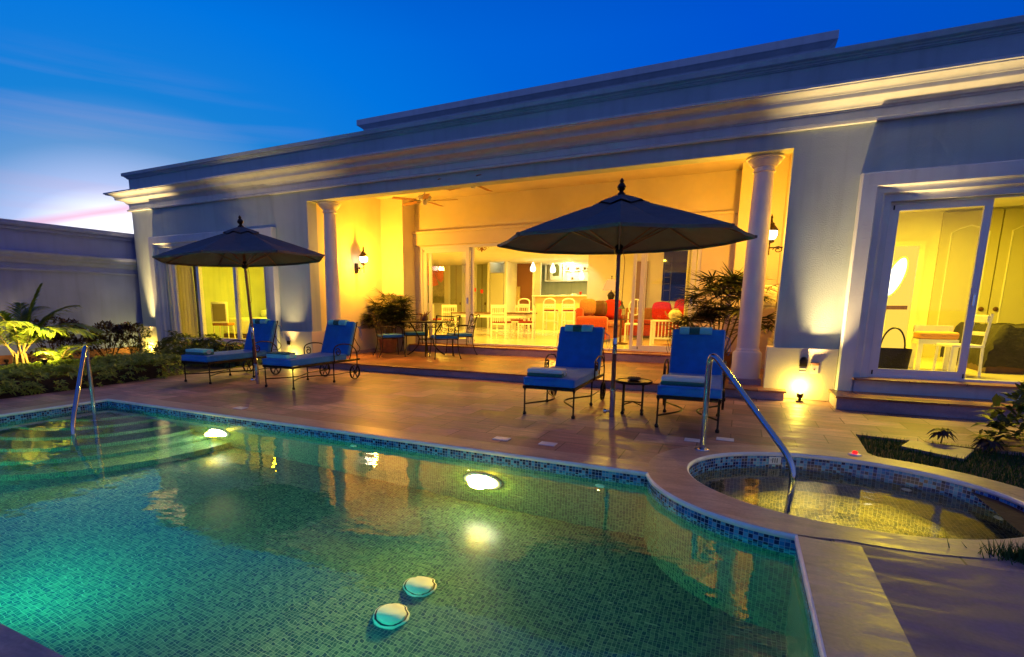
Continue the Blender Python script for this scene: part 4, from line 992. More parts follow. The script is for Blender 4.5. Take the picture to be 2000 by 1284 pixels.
def frond(bm, bs, base, az, L, rise, droop, leafL, n=26, lw=.022, rr_=.012):
    """arched rachis with paired leaflets"""
    h_ = Vector((math.cos(az), math.sin(az), 0)); pts = []
    for i in range(n + 1):
        q = i / n; pts.append(Vector(base) + h_ * (L * (q * math.cos(rise) + .12 * q * q)) + Vector((0, 0, L * (q * math.sin(rise)) - droop * L * q * q)))
    tube(bs, pts, [rr_ * (1 - .8 * i / n) + .001 for i in range(n + 1)], 5)
    side = h_.cross(Vector((0, 0, 1)))
    for i in range(int(n * .18), n + 1):
        q = i / n; tg = (pts[min(n, i + 1)] - pts[max(0, i - 1)]).normalized()
        l = leafL * (math.sin(PI * (.18 + .78 * q)) ** .6)
        for s in (-1, 1):
            d = (side * s + tg * (.55 + .9 * q) + Vector((0, 0, random.uniform(-.05, .25)))).normalized(); leaf(bm, pts[i], d, Vector((0, 0, 1)), l * random.uniform(.9, 1.08), lw, random.uniform(.25, .5), 3, .15)
t = thing('areca_palm', 'feathery palm with lit arching fronds beside the hedge at the left', 'palm', (-11.65, 5.0, 0))
bl, bs = nb(), nb()
for az, L, rise, dr in [(.95, 1.85, 1.05, .62), (.6, 1.7, 1.0, .6), (1.3, 1.7, 1.2, .42), (2.0, 1.5, 1.3, .4), (3.2, 1.5, 1.1, .45), (4.0, 1.4, 1.0, .5), (-.5, 1.6, 1.1, .5), (-1.2, 1.6, 1.2, .5), (1.1, 1.4, 1.45, .15), (5.4, 1.4, 1.3, .4), (.2, 1.5, 1.15, .6), (2.6, 1.3, 1.4, .3)]:
    frond(bl, bs, (random.uniform(-.08, .08), random.uniform(-.08, .08), .42), az, L * 1.08, rise, dr, .52, 36, .042)
obj('crown', bl, 'palm', t, fix=False); obj('rachis', bs, 'stem', t, 40, fix=False)
b = nb()
for k in range(6): a = k * 1.05; tube(b, [(.13 * math.cos(a), .13 * math.sin(a), 0), (.08 * math.cos(a), .08 * math.sin(a), .5)], [.028, .018], 8)
obj('trunk', b, 'stem', t, 40)
t = thing('young_palm', 'small palm with broad bright fronds low beside the hedge', 'palm', (-11.1, 5.35, 0))
bl, bs = nb(), nb()
for az, L, rise, dr in [(.9, .85, .85, .25), (.2, .7, 1.1, .4), (2.0, .6, 1.2, .4), (3.5, .6, 1.1, .4), (-.8, .7, .9, .4)]: frond(bl, bs, (0, 0, .30), az, L, rise, dr, .36, 13, .050)
obj('crown', bl, 'palm', t, fix=False); obj('rachis', bs, 'stem', t, 40, fix=False)
t = thing('areca_palm', 'feathery palm at the very left edge behind the hedge', 'palm', (-12.4, 4.2, 0))
bl, bs = nb(), nb()
for az, L, rise, dr in [(1.2, 1.0, 1.1, .5), (.3, 1.0, 1.2, .6), (2.2, 1.0, 1.2, .5), (3.6, 1.0, 1.1, .6), (-.7, 1.1, 1.1, .6), (1.6, 1.0, 1.4, .3)]: frond(bl, bs, (0, 0, .35), az, L, rise, dr, .40, 28, .034)
obj('crown', bl, 'palm', t, fix=False); obj('rachis', bs, 'stem', t, 40, fix=False)
b = nb(); tube(b, [(0, 0, 0), (0, 0, .45)], [.04, .025], 8); obj('trunk', b, 'stem', t, 40)
# fan palms in pots
def fan_palm(label, loc, fans, seed, pot_r=.26, pot_h=.42):
    random.seed(seed)
    t = thing('fan_palm', label, 'potted palm', loc, 0, 'potted fan palms on the terrace')
    b = nb(); lathe(b, [(0, 0), (pot_r * .72, 0), (pot_r * .8, .03), (pot_r * .95, pot_h * .7), (pot_r, pot_h * .9), (pot_r * 1.08, pot_h * .92), (pot_r * 1.08, pot_h), (pot_r * .95, pot_h), (pot_r * .9, pot_h - .04), (0, pot_h - .04)], 28); obj('pot', b, 'terracotta', t, 40)
    bs, bl = nb(), nb()
    for (x, y, z, n_) in fans:
        x0, y0 = x * .12, y * .12; tube(bs, [(x0, y0, pot_h - .05), (x * .3, y * .3, pot_h + (z - pot_h) * .5), (x * .55, y * .55, z)], [.018, .014, .010], 6)
        for k in range(n_ * 2):
            o_ = rv(.25); st = Vector((x * .55, y * .55, z - random.uniform(0, .18))); d0 = (Vector((x, y, 0)) * .5 + o_).normalized(); e = st + d0 * random.uniform(.16, .34)
            tube(bs, [st, e], [.006, .004], 5)
            u = d0.cross(Vector((0, 0, 1))).normalized(); up_ = u.cross(d0)
            m_ = random.randint(13, 16); spread = random.uniform(3.4, 5.0)
            for j in range(m_):
                a = -spread / 2 + spread * j / (m_ - 1); d = (d0 * math.cos(a) + u * math.sin(a) + up_ * random.uniform(-.05, .12)).normalized()
                leaf(bl, e, d, up_, random.uniform(.30, .48), .032, random.uniform(.0, .3), 3, .12)
    obj('fronds', bl, 'rhapis', t, fix=False); obj('stem', bs, 'stem', t, 40, fix=False)
fan_palm('dark bushy fan palm in a pot behind the patio dining set', (-8.30, 11.75, .142), [(.0, 0, 1.1, 7), (.4, .1, 1.25, 7), (-.35, .2, 1.2, 7), (.1, -.4, .95, 7), (-.4, -.3, .9, 7), (.55, -.3, .85, 6), (0, .3, 1.4, 6), (.3, .4, 1.0, 6)], 3, .24, .36)
fan_palm('tall potted fan palm behind the right porch column', (-.35, 10.75, .142), [(.0, 0, 1.65, 6), (.55, .1, 1.55, 5), (-.5, .1, 1.45, 6), (.2, -.4, 1.25, 5), (-.6, -.3, 1.0, 6), (1.0, -.2, 1.05, 5), (-.25, .3, 1.2, 6), (-.75, .2, .85, 5), (.9, .2, 1.6, 4)], 5, .28, .42)
random.seed(21)
# right edge plants
t = thing('broad_leaf_shrub', 'dark broad leaved shrub at the right edge of the step', 'shrub', (2.78, 7.25, 0))
b = nb(); bush(b, blob(0, 0, .40, .42, .55, .02), 480, .15, .075); obj('foliage', b, 'bush', t, fix=False)
b = nb()
for k in range(6): a = k; tube(b, [(0, 0, 0), (.25 * math.cos(a), .25 * math.sin(a), .45)], [.014, .006], 5)
obj('stem', b, 'stem', t)
for x, y, n_, hh, lab in [(1.95, 7.02, 16, .15, 'little red leaved plant drooping beside the grass paver'), (2.27, 6.88, 22, .13, 'low spreading dark plant in the grass before the right edge shrub')]:
    t = thing('small_plant', lab, 'plant', (x, y, 0))
    b = nb()
    for k in range(n_): a = k * 2.4; leaf(b, Vector((0, 0, hh * random.uniform(.5, 1))), Vector((math.cos(a), math.sin(a), .4)), Vector((0, 0, 1)), .15, .05, .8, 4)
    obj('leaves', b, 'darkleaf', t, fix=False)
    b = nb(); tube(b, [(0, 0, 0), (.01, 0, hh)], [.008, .005], 5); obj('stem', b, 'stem', t)

# ================================================================== LANTERNS, FANS, UPLIGHTS
def lantern(label, loc, out, power):
    t = thing('wall_lantern', label, 'lantern', loc, 0, 'wall lanterns on the porch side walls'); t.scale = (1.22, 1.22, 1.22)
    s = out
    b = nb(); bx(b, -.005 if s > 0 else -.02, .02 if s > 0 else .005, -.045, .045, -.26, -.06, .006); obj('wall_plate', b, 'iron', t)
    b = nb(); tube(b, [(s * .01, 0, -.16), (s * .20, 0, -.16)], .010, 7)
    tube(b, [(s * (.09 + (.065 - .05 * i / 16) * math.cos(i * .55)), 0, -.19 + (.05 - .04 * i / 16) * math.sin(i * .55)) for i in range(17)], .007, 6)
    tube(b, [(s * .20, 0, -.24), (s * .20, 0, -.10)], [.008, .012], 7); lathe(b, [(0, -.26), (.015, -.245), (0, -.23)], 10, (s * .20, 0, 0)); obj('bracket', b, 'iron', t, 40)
    b = nb(); lathe(b, [(.02, -.10), (.055, -.09), (.06, -.07), (.05, -.055)], 16, (s * .20, 0, 0))
    lathe(b, [(.088, .06), (.095, .075), (.07, .11), (.04, .15), (.045, .16), (.02, .18), (.012, .22), (.018, .235), (0, .29)], 16, (s * .20, 0, 0))
    for k in range(6):
        a = k * PI / 3; tube(b, [(s * .20 + .052 * math.cos(a), .052 * math.sin(a), -.06), (s * .20 + .094 * math.cos(a), .094 * math.sin(a), .01), (s * .20 + .09 * math.cos(a), .09 * math.sin(a), .065)], .004, 5)
    obj('cap', b, 'iron', t, 40)
    b = nb(); lathe(b, [(.04, -.055), (.07, -.03), (.085, .01), (.083, .06)], 18, (s * .20, 0, 0)); obj('glass_globe', b, 'lampglow', t, 40)
    lamp('lantern_bulb', 'POINT', (loc[0] + s * .43, loc[1], loc[2]), power * 3.0, (1.0, .44, .018), .06)
lantern('lit black iron lantern on the left porch wall behind the column', (-8.849, 11.20, 2.50), 1, 62)
lantern('lit black iron lantern on the right porch wall beside the column', (.559, 10.55, 2.55), -1, 50)
def fan(label, loc, a0):
    t = thing('ceiling_fan', label, 'fan', loc, a0, 'ceiling fans under the porch ceiling')
    b = nb(); lathe(b, [(0, .36), (.07, .36), (.06, .31), (.018, .30), (.018, .13), (.06, .12), (.15, .09), (.165, .05), (.14, .0), (.07, -.02), (.06, -.06), (.045, -.10), (0, -.11)], 24); obj('motor', b, 'column', t, 40)
    for k in range(5):
        a = k * 2 * PI / 5; T = Matrix.Rotation(a, 4, 'Z') @ Matrix.Translation((0, 0, -.01)) @ Matrix.Rotation(.16, 4, 'X')
        b = nb(); bx(b, .22, .78, -.065, .065, -.005, .005, .004, T=T); bl_ = obj('blade', b, 'tan', t)
        b = nb(); bx(b, .10, .26, -.015, .015, -.012, -.006, T=T); obj('blade_arm', b, 'iron', bl_)
fan('cream ceiling fan over the patio dining table', (-6.8, 11.2, 3.79), .3)
fan('cream ceiling fan mostly hidden behind the porch beam', (-5.0, 10.12, 3.79), .3)
def uplight(label, x, y, power, tgt, spot=75, col=(1.0, .64, .22), size=.03, near=0, z=0):
    t = thing('uplight', label, 'uplight', (x, y, z), 0, 'ground uplights')
    b = nb(); lathe(b, [(.05, 0), (.05, .012), (.02, .02), (.02, .05), (.04, .06), (.045, .12), (.038, .12), (.03, .11), (0, .11)], 18); obj('housing', b, 'iron', t, 40)
    b = nb(); lathe(b, [(.037, .113), (0, .113)], 18); obj('lens', b, 'lampglow', t)
    lamp('uplight_lamp', 'SPOT', (x, y, z + .135), power, col, size, rot=Vector(tgt) - Vector((x, y, z + .13)), spot=spot, blend=.9)
    if near: lamp('uplight_lamp', 'POINT', (x, y + .10, .20), near, (1.0, .74, .09), .045)
uplight('small glowing uplight at the foot of the wall between porch and right window', .87, 9.23, 900, (1.75, 8.95, 4.2), 52, near=17)
uplight('small uplight against the wall behind the left loungers', -9.35, 9.23, 200, (-9.5, 9.0, 4.2), 60, near=9)
uplight('uplight at the far left villa corner behind the flowering shrub', -14.72, 9.25, 1600, (-14.20, 9.14, 4.2), 38, near=24)
uplight('uplight at the foot of the garden wall behind the palm', -15.08, 6.2, 22, (-15.12, 6.2, 1.8), 80, (1, .5, .25))
uplight('uplight buried among the palms by the hedge', -10.62, 4.90, 700, (-11.5, 5.3, 1.5), 150, (1.0, .62, .14), .05, z=.34)
# fittings on the plinth
t = thing('plinth_sconce', 'small dark hooded fitting on the yellow lit plinth at the right', 'fitting', (.885, 9.428, .41))
b = nb(); bx(b, -.05, .05, -.03, 0, .09, .20, .012); lathe(b, [(0, .24), (.03, .232), (.045, .20)], 14, (0, -.012, 0)); obj('hood', b, 'iron', t, 40)
b = nb(); bx(b, -.042, .042, -.022, 0, .0, .025, .003); bx(b, -.042, .042, -.022, 0, .045, .07, .003); obj('louvre', b, 'nose', t)
t = thing('outlet_cover', 'square outlet with a dark weather hood beside the plinth fitting', 'outlet', (1.03, 9.428, .40))
b = nb(); bx(b, -.055, .055, -.012, 0, 0, .13, .003); obj('plate', b, 'nose', t)
b = nb(); bx(b, -.06, .06, -.045, 0, .131, .17, .008); bx(b, -.008, .008, -.016, -.0125, .055, .075); obj('hood', b, 'terracotta', t)
t = thing('plinth_sconce', 'small dark fitting on the lit plinth between the two left loungers', 'fitting', (-9.50, 9.428, .40))
b = nb(); bx(b, -.05, .05, -.03, 0, .06, .15, .012); obj('hood', b, 'iron', t); b = nb(); bx(b, -.042, .042, -.022, 0, .0, .05, .003); obj('louvre', b, 'nose', t)
# ================================================================== LIVING ROOM (seen through the open doors)
FZ = .341
def fl(px, py, Y): v = at(px, py, Y); return v
def wallq(px0, px1, Y): return at(px0, 560, Y).x, at(px1, 560, Y).x
# painting
x0, x1 = wallq(833, 866, 23.8); z1 = at(850, 487, 23.8).z; z0 = at(850, 592, 23.8).z
t = thing('flower_painting', 'tall canvas with a big orange flower on grey seen through the left door', 'painting', ((x0 + x1) / 2, 23.88, z0))
w = (x1 - x0) / 2
b = nb(); bx(b, -w, w, -.06, .0, 0, z1 - z0); obj('canvas', b, mat('grey_canvas', (.26, .25, .13), .9, noise_s=5, noise_a=.3), t)
b = nb()
for k in range(6):
    a = PI / 2 + k * PI / 3; cx, cz = -w * .25, (z1 - z0) * .62
    pts = [(cx + .0, cz)] + [(cx + (.78 + .1 * math.sin(q * 3)) * math.cos(a + (q - 4) * .13) * (1 if q not in (0, 8) else .75), cz + .8 * math.sin(a + (q - 4) * .13) * (1 if q not in (0, 8) else .75)) for q in range(9)]
    pts = [(max(-w, min(w, x)), z) for x, z in pts]
    f = [b.verts.new((x, -.064 - .001 * k, z)) for x, z in pts]; b.faces.new(f)
obj('petal', b, mat('orange_petal', (.85, .13, .04), .8, noise_s=4, noise_a=.4), t)
# doors and fridge along the back wall
def panel_door(label, px0, px1, pyt, Y, parent_label=None):
    x0, x1 = wallq(px0, px1, Y); zt = at((px0 + px1) / 2, pyt, Y).z
    b = nb(); bx(b, x0 - .1, x0, Y - .05, Y + .0, FZ, zt + .1); bx(b, x1, x1 + .1, Y - .05, Y, FZ, zt + .1); bx(b, x0, x1, Y - .05, Y, zt, zt + .1); f = obj('door_frame', b, 'int_white', H, world=True)
    b = nb(); bx(b, x0 + .001, x1 - .001, Y - .03, Y - .001, FZ, zt - .01); d = obj('door_leaf', b, mat('sage_door', (.35, .36, .22), .5), f)
    b = nb(); zz = FZ + 1.05; bx(b, x1 - .12, x1 - .06, Y - .07, Y - .03, zz, zz + .12); bx(b, (x0 + x1) / 2 - .012, (x0 + x1) / 2 + .012, Y - .034, Y - .0301, FZ, zt - .02); obj('handle', b, 'brown', f)
panel_door('', 880, 903, 500, 23.9); panel_door('', 932, 952, 510, 23.9)
x0, x1 = wallq(957, 984, 22.6); zt = at(970, 533, 22.6).z; zt2 = at(970, 508, 22.6).z
t = thing('refrigerator', 'tall steel refrigerator standing in a white alcove beyond the dining table', 'refrigerator', ((x0 + x1) / 2, 22.95, FZ))
w = (x1 - x0) / 2
b = nb(); bx(b, -w, w, -.35, .35, 0, zt - FZ, .02); obj('body', b, mat('brushed_steel', (.5, .5, .45), .3, metal=.7), t)
b = nb(); bx(b, -w + .02, w - .02, -.37, -.352, .02, 1.0); bx(b, -w + .02, w - .02, -.37, -.352, 1.03, zt - FZ - .02); obj('door', b, mat('pale_steel', (.6, .6, .52), .3, metal=.5), t)
b = nb(); bx(b, -w + .1, w - .1, -.42, -.37, .98, 1.02); obj('handle', b, 'dark', t)
b = nb(); bx(b, x0 - .12, x0 - .02, 22.6, 23.9, FZ, zt2 + .1); bx(b, x1 + .02, x1 + .12, 22.6, 23.9, FZ, zt2 + .1); bx(b, x0 - .2, x1 + .2, 22.5, 23.9, zt2 + .1, zt2 + .22); obj('alcove', b, 'int_white', H, world=True)
lamp('alcove_lamp', 'POINT', ((x0 + x1) / 2, 23.2, zt2 - .05), 9, (1, .95, .55), .1)
# dark passage
x0, x1 = wallq(1003, 1040, 23.85); zt = at(1020, 515, 23.85).z
b = nb(); bx(b, x0, x1, 23.86, 23.899, FZ, zt); f = obj('passage', b, mat('dim_passage', (.20, .08, .035), .9), H, world=True)
b = nb(); bx(b, x0 - .09, x0, 23.82, 23.9, FZ, zt + .09); bx(b, x1, x1 + .09, 23.82, 23.9, FZ, zt + .09); bx(b, x0, x1, 23.82, 23.9, zt, zt + .09); obj('door_frame', b, 'int_white', H, world=True)
b = nb(); bx(b, x0 + .15, x1 - .6, 23.80, 23.859, FZ, FZ + 1.9); obj('passage_cupboard', b, mat('cream_cupboard', (.45, .35, .16), .7), H, world=True)
# kitchen cabinets in the alcove
x0, x1 = wallq(1065, 1150, 25.4); z0, z1 = at(1100, 550, 25.4).z, at(1100, 505, 25.4).z
t = thing('kitchen_cabinet', 'white lit wall cabinet with an arched glass door above the kitchen counter', 'cabinet', (x0, 25.68, z0))
W_ = x1 - x0; Hh = z1 - z0
b = nb(); bx(b, 0, W_, -.40, 0, 0, .06); bx(b, 0, W_, -.40, 0, Hh - .06, Hh); bx(b, 0, .06, -.40, 0, .06, Hh - .06); bx(b, W_ * .42, W_ * .46, -.4, 0, .06, Hh - .06); bx(b, .06, W_, -.05, 0, .06, Hh - .06); bx(b, -.08, W_, -.46, 0, Hh, Hh + .08); bx(b, W_ * .46, W_, -.3, -.05, Hh * .45, Hh * .48); obj('carcass', b, 'int_white', t)
b = nb(); bx(b, W_ * .13, W_ * .40, -.43, -.401, .08, Hh * .85); d = obj('door', b, 'int_white', t)
b = nb(); xa, xb = W_ * .19, W_ * .34; n_ = 10; pts = [(xa, .25), (xb, .25)] + [((xa + xb) / 2 + (xb - xa) / 2 * math.cos(PI * i / n_), Hh * .62 + .14 * math.sin(PI * i / n_)) for i in range(n_ + 1)]
b.faces.new([b.verts.new((x, -.434, z)) for x, z in pts]); obj('glass', b, mat('olive_glass', (.12, .13, .05), .2), d)
b = nb()
for k in range(5): lathe(b, [(0, 0), (.05, 0), (.06, .1), (.02, .14), (0, .14)], 10, (W_ * (.52 + .09 * k), -.2, .06 if k % 2 else Hh * .48))
obj('crockery', b, 'brown', t, 40)
lamp('cabinet_lamp', 'POINT', (x0 + W_ * .6, 24.9, 3.12), 42, (1, .88, .40), .1)
b = nb(); bx(b, x0 - .3, 25.68 * 0 + x1, 25.1, 25.69, FZ, FZ + .95); obj('back_counter', b, 'int_white', H, world=True)
# bar
xb0, xb1 = at(1045, 576, 22.9).x, at(1147, 576, 22.9).x; zb = at(1100, 577, 22.9).z
t = thing('bar_counter', 'cream kitchen bar with pale top behind the three stools', 'counter', ((xb0 + xb1) / 2, 23.1, FZ))
w = (xb1 - xb0) / 2
b = nb(); bx(b, -w, w, -.15, .15, 0, zb - FZ - .05); obj('body', b, mat('bar_panel', (.68, .5, .26), .7, noise_s=2), t)
b = nb(); bx(b, -w - .1, w, -.35, .3, zb - FZ - .049, zb - FZ, .01); obj('worktop', b, 'int_white', t)
for i, (fx, lab, mm, hh) in enumerate([(-.35, 'plate setting on the left of the bar', 'nose', .02), (.1, 'plate setting in the middle of the bar', 'nose', .02), (.75, 'red drink at the right end of the bar', 'red', .14), (-.6, 'clear stemmed glass at the left end of the bar', 'clear', .22), (.5, 'folded napkin pile on the right of the bar', 'nose', .06)]):
    t = thing('tableware', lab, 'tableware', ((xb0 + xb1) / 2 + fx * w, 22.9, zb)); b = nb()
    lathe(b, [(0, 0), (.12 if hh < .1 else .04, .0), (.14 if hh < .1 else .05, hh * .6), (.06, hh), (0, hh)], 14); obj('body', b, mm, t, 40)
# stools and chairs with slatted backs
def slat_chair(nm, cat, grp, seat, back, w, cush, arch=False):
    t = thing(nm, '', cat, (0, 0, 0), 0, grp)
    for sx in (-1, 1):
        for sy in (-1, 1):
            b = nb(); top = back if sy < 0 else seat - .02; bx(b, sx * w - .022, sx * w + .022, sy * w * .9 - .022, sy * w * .9 + .022, 0, top if not (arch and sy < 0) else back - .06, .004); obj('leg', b, 'int_white', t)
    b = nb(); bx(b, -w - .02, w + .02, -w * .9, w, seat - .06, seat - .015, .006); obj('seat', b, 'int_white', t)
    b = nb(); bx(b, -w, w, -w * .85, w, seat - .014, seat + .045, .02); obj('cushion', b, cush, t, 45)
    b = nb()
    if arch:
        tube(b, [(w * math.cos(PI * i / 12), -w * .9, back - .10 + .14 * math.sin(PI * i / 12)) for i in range(13)], .028, 8)
        bx(b, -w, w, -w * .9 - .012, -w * .9 + .012, back - .26, back - .18); bx(b, -w, w, -w * .9 - .012, -w * .9 + .012, seat + .12, seat + .17)
        for k in range(4): x = -w * .6 + k * w * .4; bx(b, x - .016, x + .016, -w * .9 - .008, -w * .9 + .008, seat + .17, back - .26)
    else:
        bx(b, -w, w, -w * .9 - .014, -w * .9 + .014, back - .10, back); bx(b, -w, w, -w * .9 - .014, -w * .9 + .014, back - .28, back - .24)
        for k in range(6): x = -w * .75 + k * w * .3; bx(b, x - .012, x + .012, -w * .9 - .008, -w * .9 + .008, seat + .02, back - .101)
    obj('backrest', b, 'int_white', t)
    b = nb()
    for s in (-1, 1): bx(b, s * w - .012, s * w + .012, -w * .85, w * .85, seat * .32, seat * .32 + .03)
    bx(b, -w, w, w * .9 - .01, w * .9 + .01, seat * .42, seat * .42 + .03); bx(b, -w, w, -w * .9 - .01, -w * .9 + .01, seat * .5, seat * .5 + .03); obj('stretcher', b, 'int_white', t)
    return t
st = slat_chair('bar_stool', 'bar stool', 'white bar stools along the bar', .82, 1.28, .25, 'darkred', True)
labs = ['white arched bar stool nearest the dark passage', 'white arched bar stool in the middle of the bar', 'white arched bar stool nearest the orange sofa']
for i, px in enumerate([1027, 1076, 1113]):
    p = (at(px, 600, 22.2).x, 22.2, FZ)
    if i == 0: st.location = p; st['label'] = labs[0]
    else: dup(st, p, 0, labs[i])
dc = slat_chair('dining_chair', 'chair', 'white dining chairs round the indoor table', .50, 1.06, .25, 'darkred')
DT = at(958, 590, 17.0)
dl = [(980, 15.9, 0.0, 'white slatted dining chair at the table front, back to the terrace'), (1030, 16.4, -1.35 + PI, 'white dining chair at the right end of the indoor table'), (880, 17.0, .3, 'white slatted dining chair seen through the glass door panel'), (856, 17.8, -1.2, 'white dining chair at the left end of the indoor table'), (1015, 18.4, PI, 'white dining chair on the far side of the indoor table')]
for i, (px, Y, a, lab) in enumerate(dl):
    p = (at(px, 600, Y).x, Y, FZ)
    if i == 0: dc.location = p; dc.rotation_euler = (0, 0, a); dc['label'] = lab
    else: dup(dc, p, a, lab)
x0, x1 = at(893, 600, 17.1).x, at(1040, 600, 17.1).x
t = thing('dining_table', 'long white indoor dining table with dark runner and red candles', 'table', ((x0 + x1) / 2, 17.1, FZ)); w = (x1 - x0) / 2
b = nb(); bx(b, -w, w, -.5, .5, .76, .80, .008); obj('tabletop', b, 'brown', t); b = nb(); bx(b, -w + .05, w - .05, -.45, .45, .64, .76); obj('apron', b, 'int_white', t)
for sx in (-1, 1):
    for sy in (-1, 1): b = nb(); lathe(b, [(.04, 0), (.05, .1), (.035, .2), (.05, .5), (.045, .64)], 12, (sx * (w - .12), sy * .38, 0)); obj('leg', b, 'int_white', t, 40)
for i, (px, py, lab) in enumerate([(927, 570, 'tall red candle on a clear stand, the left one on the dining table'), (941, 573, 'red candle on a clear stand, the right one on the dining table')]):
    v = at(px, py, 17.0); t = thing('candle_holder', lab, 'candle', (v.x, 17.0, FZ + .801), 0, 'red candles on the dining table')
    hh = v.z - FZ - .80; b = nb(); lathe(b, [(0, 0), (.07, 0), (.06, hh * .5), (.015, hh * .75), (.05, hh), (0, hh)], 16); obj('stand', b, 'clear', t, 50)
    b = nb(); lathe(b, [(0, hh + .001), (.045, hh + .001), (.045, hh + .12), (0, hh + .12)], 16); obj('candle', b, 'red', t, 40)
# chandelier
v = at(941, 487, 16.5); t = thing('chandelier', 'small bronze scroll chandelier above the indoor dining table', 'chandelier', (v.x, 16.5, v.z))
b = nb(); lathe(b, [(0, -.10), (.03, -.06), (.02, 0), (.04, .06), (.012, .1), (.012, 3.29 - v.z)], 12)
obj('stem', b, 'terracotta', t, 40)
for k in range(6):
    a = k * PI / 3 + .2; b = nb(); tube(b, [(r * math.cos(a), r * math.sin(a), z) for r, z in ((.02, .02), (.10, -.04), (.17, .02), (.13, .08), (.10, .04), (.2, .10), (.30, .18), (.36, .12), (.32, .06))], .009, 6); obj('arm', b, 'terracotta', t, 40)
# twig garland hanging by the door
v = at(920, 545, 14.2); t = thing('leaf_garland', 'dark twig garland hanging inside the open glass door', 'garland', (v.x, 14.2, FZ + .7))
b = nb(); tube(b, [(0, 0, 0), (.02, 0, .5), (-.01, 0, 1.1), (0, 0, 1.75)], .006, 5)
for k in range(46): leaf(b, Vector((0, 0, random.uniform(0, 1.7))), rv(.1), Vector((0, 0, 1)), .10, .035)
obj('twig', b, 'terracotta', t, fix=False)
b = nb(); lathe(b, [(0, -.699), (.12, -.699), (.12, -.66), (.015, -.64), (.01, 0)], 12); obj('stand', b, 'brown', t, 40)
# pendants
for i, (px, py, Y, lab) in enumerate([(1041, 522, 22.4, 'lit white pendant lamp nearest the dark passage'), (1080, 524, 22.4, 'lit white pendant lamp left of the arched cabinet door'), (1118, 522, 22.4, 'lit white pendant lamp before the kitchen shelves'), (1136, 538, 24.6, 'small lit white pendant lamp farthest back in the kitchen')]):
    v = at(px, py, Y); t = thing('pendant_lamp', lab, 'pendant lamp', (v.x, Y, v.z), 0, 'white pendant lamps over the bar')
    b = nb(); lathe(b, [(.05, -.2), (.11, -.16), (.12, -.06), (.08, .06), (.035, .16), (.03, .2)], 16); obj('shade', b, 'shadew', t, 40)
    b = nb(); lathe(b, [(.004, .2), (.004, 3.29 - v.z)], 6); obj('cord', b, 'int_white', t)
for i, (px, py, lab) in enumerate([(1029, 491, 'lit recessed ceiling spot on the left above the bar'), (1120, 488, 'lit recessed ceiling spot on the right above the bar')]):
    d = at(px, py, 20) - CAM; s = (3.285 - CAM.z) / d.z; p = CAM + d * s
    t = thing('recessed_light', lab, 'ceiling light', (p.x, p.y, 3.299), 0, 'recessed ceiling lights')
    b = nb(); lathe(b, [(.09, -.001), (.12, -.004), (.12, -.012), (.09, -.015)], 20); obj('trim_ring', b, 'int_white', t, 40)
    b = nb(); lathe(b, [(0, -.006), (.09, -.006)], 20); obj('lens', b, 'downlight', t)
    lamp('downlight_lamp', 'SPOT', (p.x, p.y, 3.26), 30, (1, .93, .55), .05, rot=(-.25, .6, -1), spot=100)
# sofa with cushions, side lamp, second sofa
def sofa(label, loc, rz, L, pil):
    t = thing('sofa', label, 'sofa', loc, rz); h = L / 2
    b = nb(); bx(b, -h, h, -.45, .40, .06, .44, .05, seg=3); obj('base', b, 'orange', t, 45)
    b = nb(); bx(b, -h + .18, h - .18, -.50, .25, .445, .60, .06, seg=3); obj('seat_cushion', b, 'orange', t, 45)
    b = nb(); bx(b, -h, h, .26, .48, .40, .98, .07, seg=3); obj('backrest', b, 'tan' if 'second' in label else 'orange', t, 45)
    for s in (-1, 1): b = nb(); bx(b, s * h - .13, s * h + .13, -.50, .42, .30, .74, .09, seg=4); obj('arm', b, 'orange', t, 45)
    return t
v = at(1152, 640, 15.8); sofa('orange sofa with brown cushions standing side-on left of the parasol pole', (v.x + .1, 16.6, FZ), PI / 2 - .05, 1.9, 0)
v = at(1300, 640, 18.8); sofa('second sofa in tan and red behind the white coffee table', (v.x - .1, 18.9, FZ), 0, 2.6, 0)
def pillow(label, px, py, Y, r, m_, a=0):
    v = at(px, py, Y); t = thing('cushion', label, 'cushion', (v.x, Y, v.z), a); b = nb()
    res = bmesh.ops.create_uvsphere(b, u_segments=20, v_segments=12, radius=1)['verts']
    for q in res:
        c = q.co.copy(); s = lambda k: math.copysign(abs(k) ** .55, k); q.co = Vector((s(c.x) * r, c.y * r * .36, s(c.z) * r))
    obj('cover', b, m_, t, 60)
pillow('plump brown cushion on the arm end of the orange sofa', 1148, 600, 15.9, .24, 'tan', .4)
pillow('dark patterned cushion leaning behind the brown cushion', 1172, 603, 16.4, .24, 'brown', -.3)
pillow('red cushion at the parasol pole side of the orange sofa', 1197, 603, 17.2, .28, 'red', .2)
pillow('bright red cushion on the left of the second sofa', 1292, 608, 18.5, .30, 'red')
pillow('bright red cushion on the right of the second sofa', 1336, 603, 18.5, .30, 'red')
v = at(1193, 585, 18.9); t = thing('table_lamp', 'lit orange lampshade on a dark base beside the orange sofa', 'lamp', (v.x, 18.9, FZ))
zz = v.z - FZ; b = nb(); lathe(b, [(0, 0), (.25, 0), (.25, .03), (.03, .05), (.03, zz - .12), (.24, zz - .11), (.24, zz - .08), (.0, zz - .08)], 20); obj('stand', b, 'brown', t, 40)
b = nb(); lathe(b, [(.06, zz - .08), (.10, zz + .05), (.13, zz + .14), (.08, zz + .22), (.02, zz + .26), (.015, zz + .34)], 18); obj('base', b, 'dark', t, 40)
b = nb(); lathe(b, [(.30, zz + .30), (.22, zz + .52), (.17, zz + .66)], 24); obj('lamp_shade', b, 'shade', t, 40)
b = nb(); lathe(b, [(.012, zz + .66), (.012, zz + .74), (.03, zz + .77), (0, zz + .8)], 8); obj('finial', b, 'dark', t, 40)
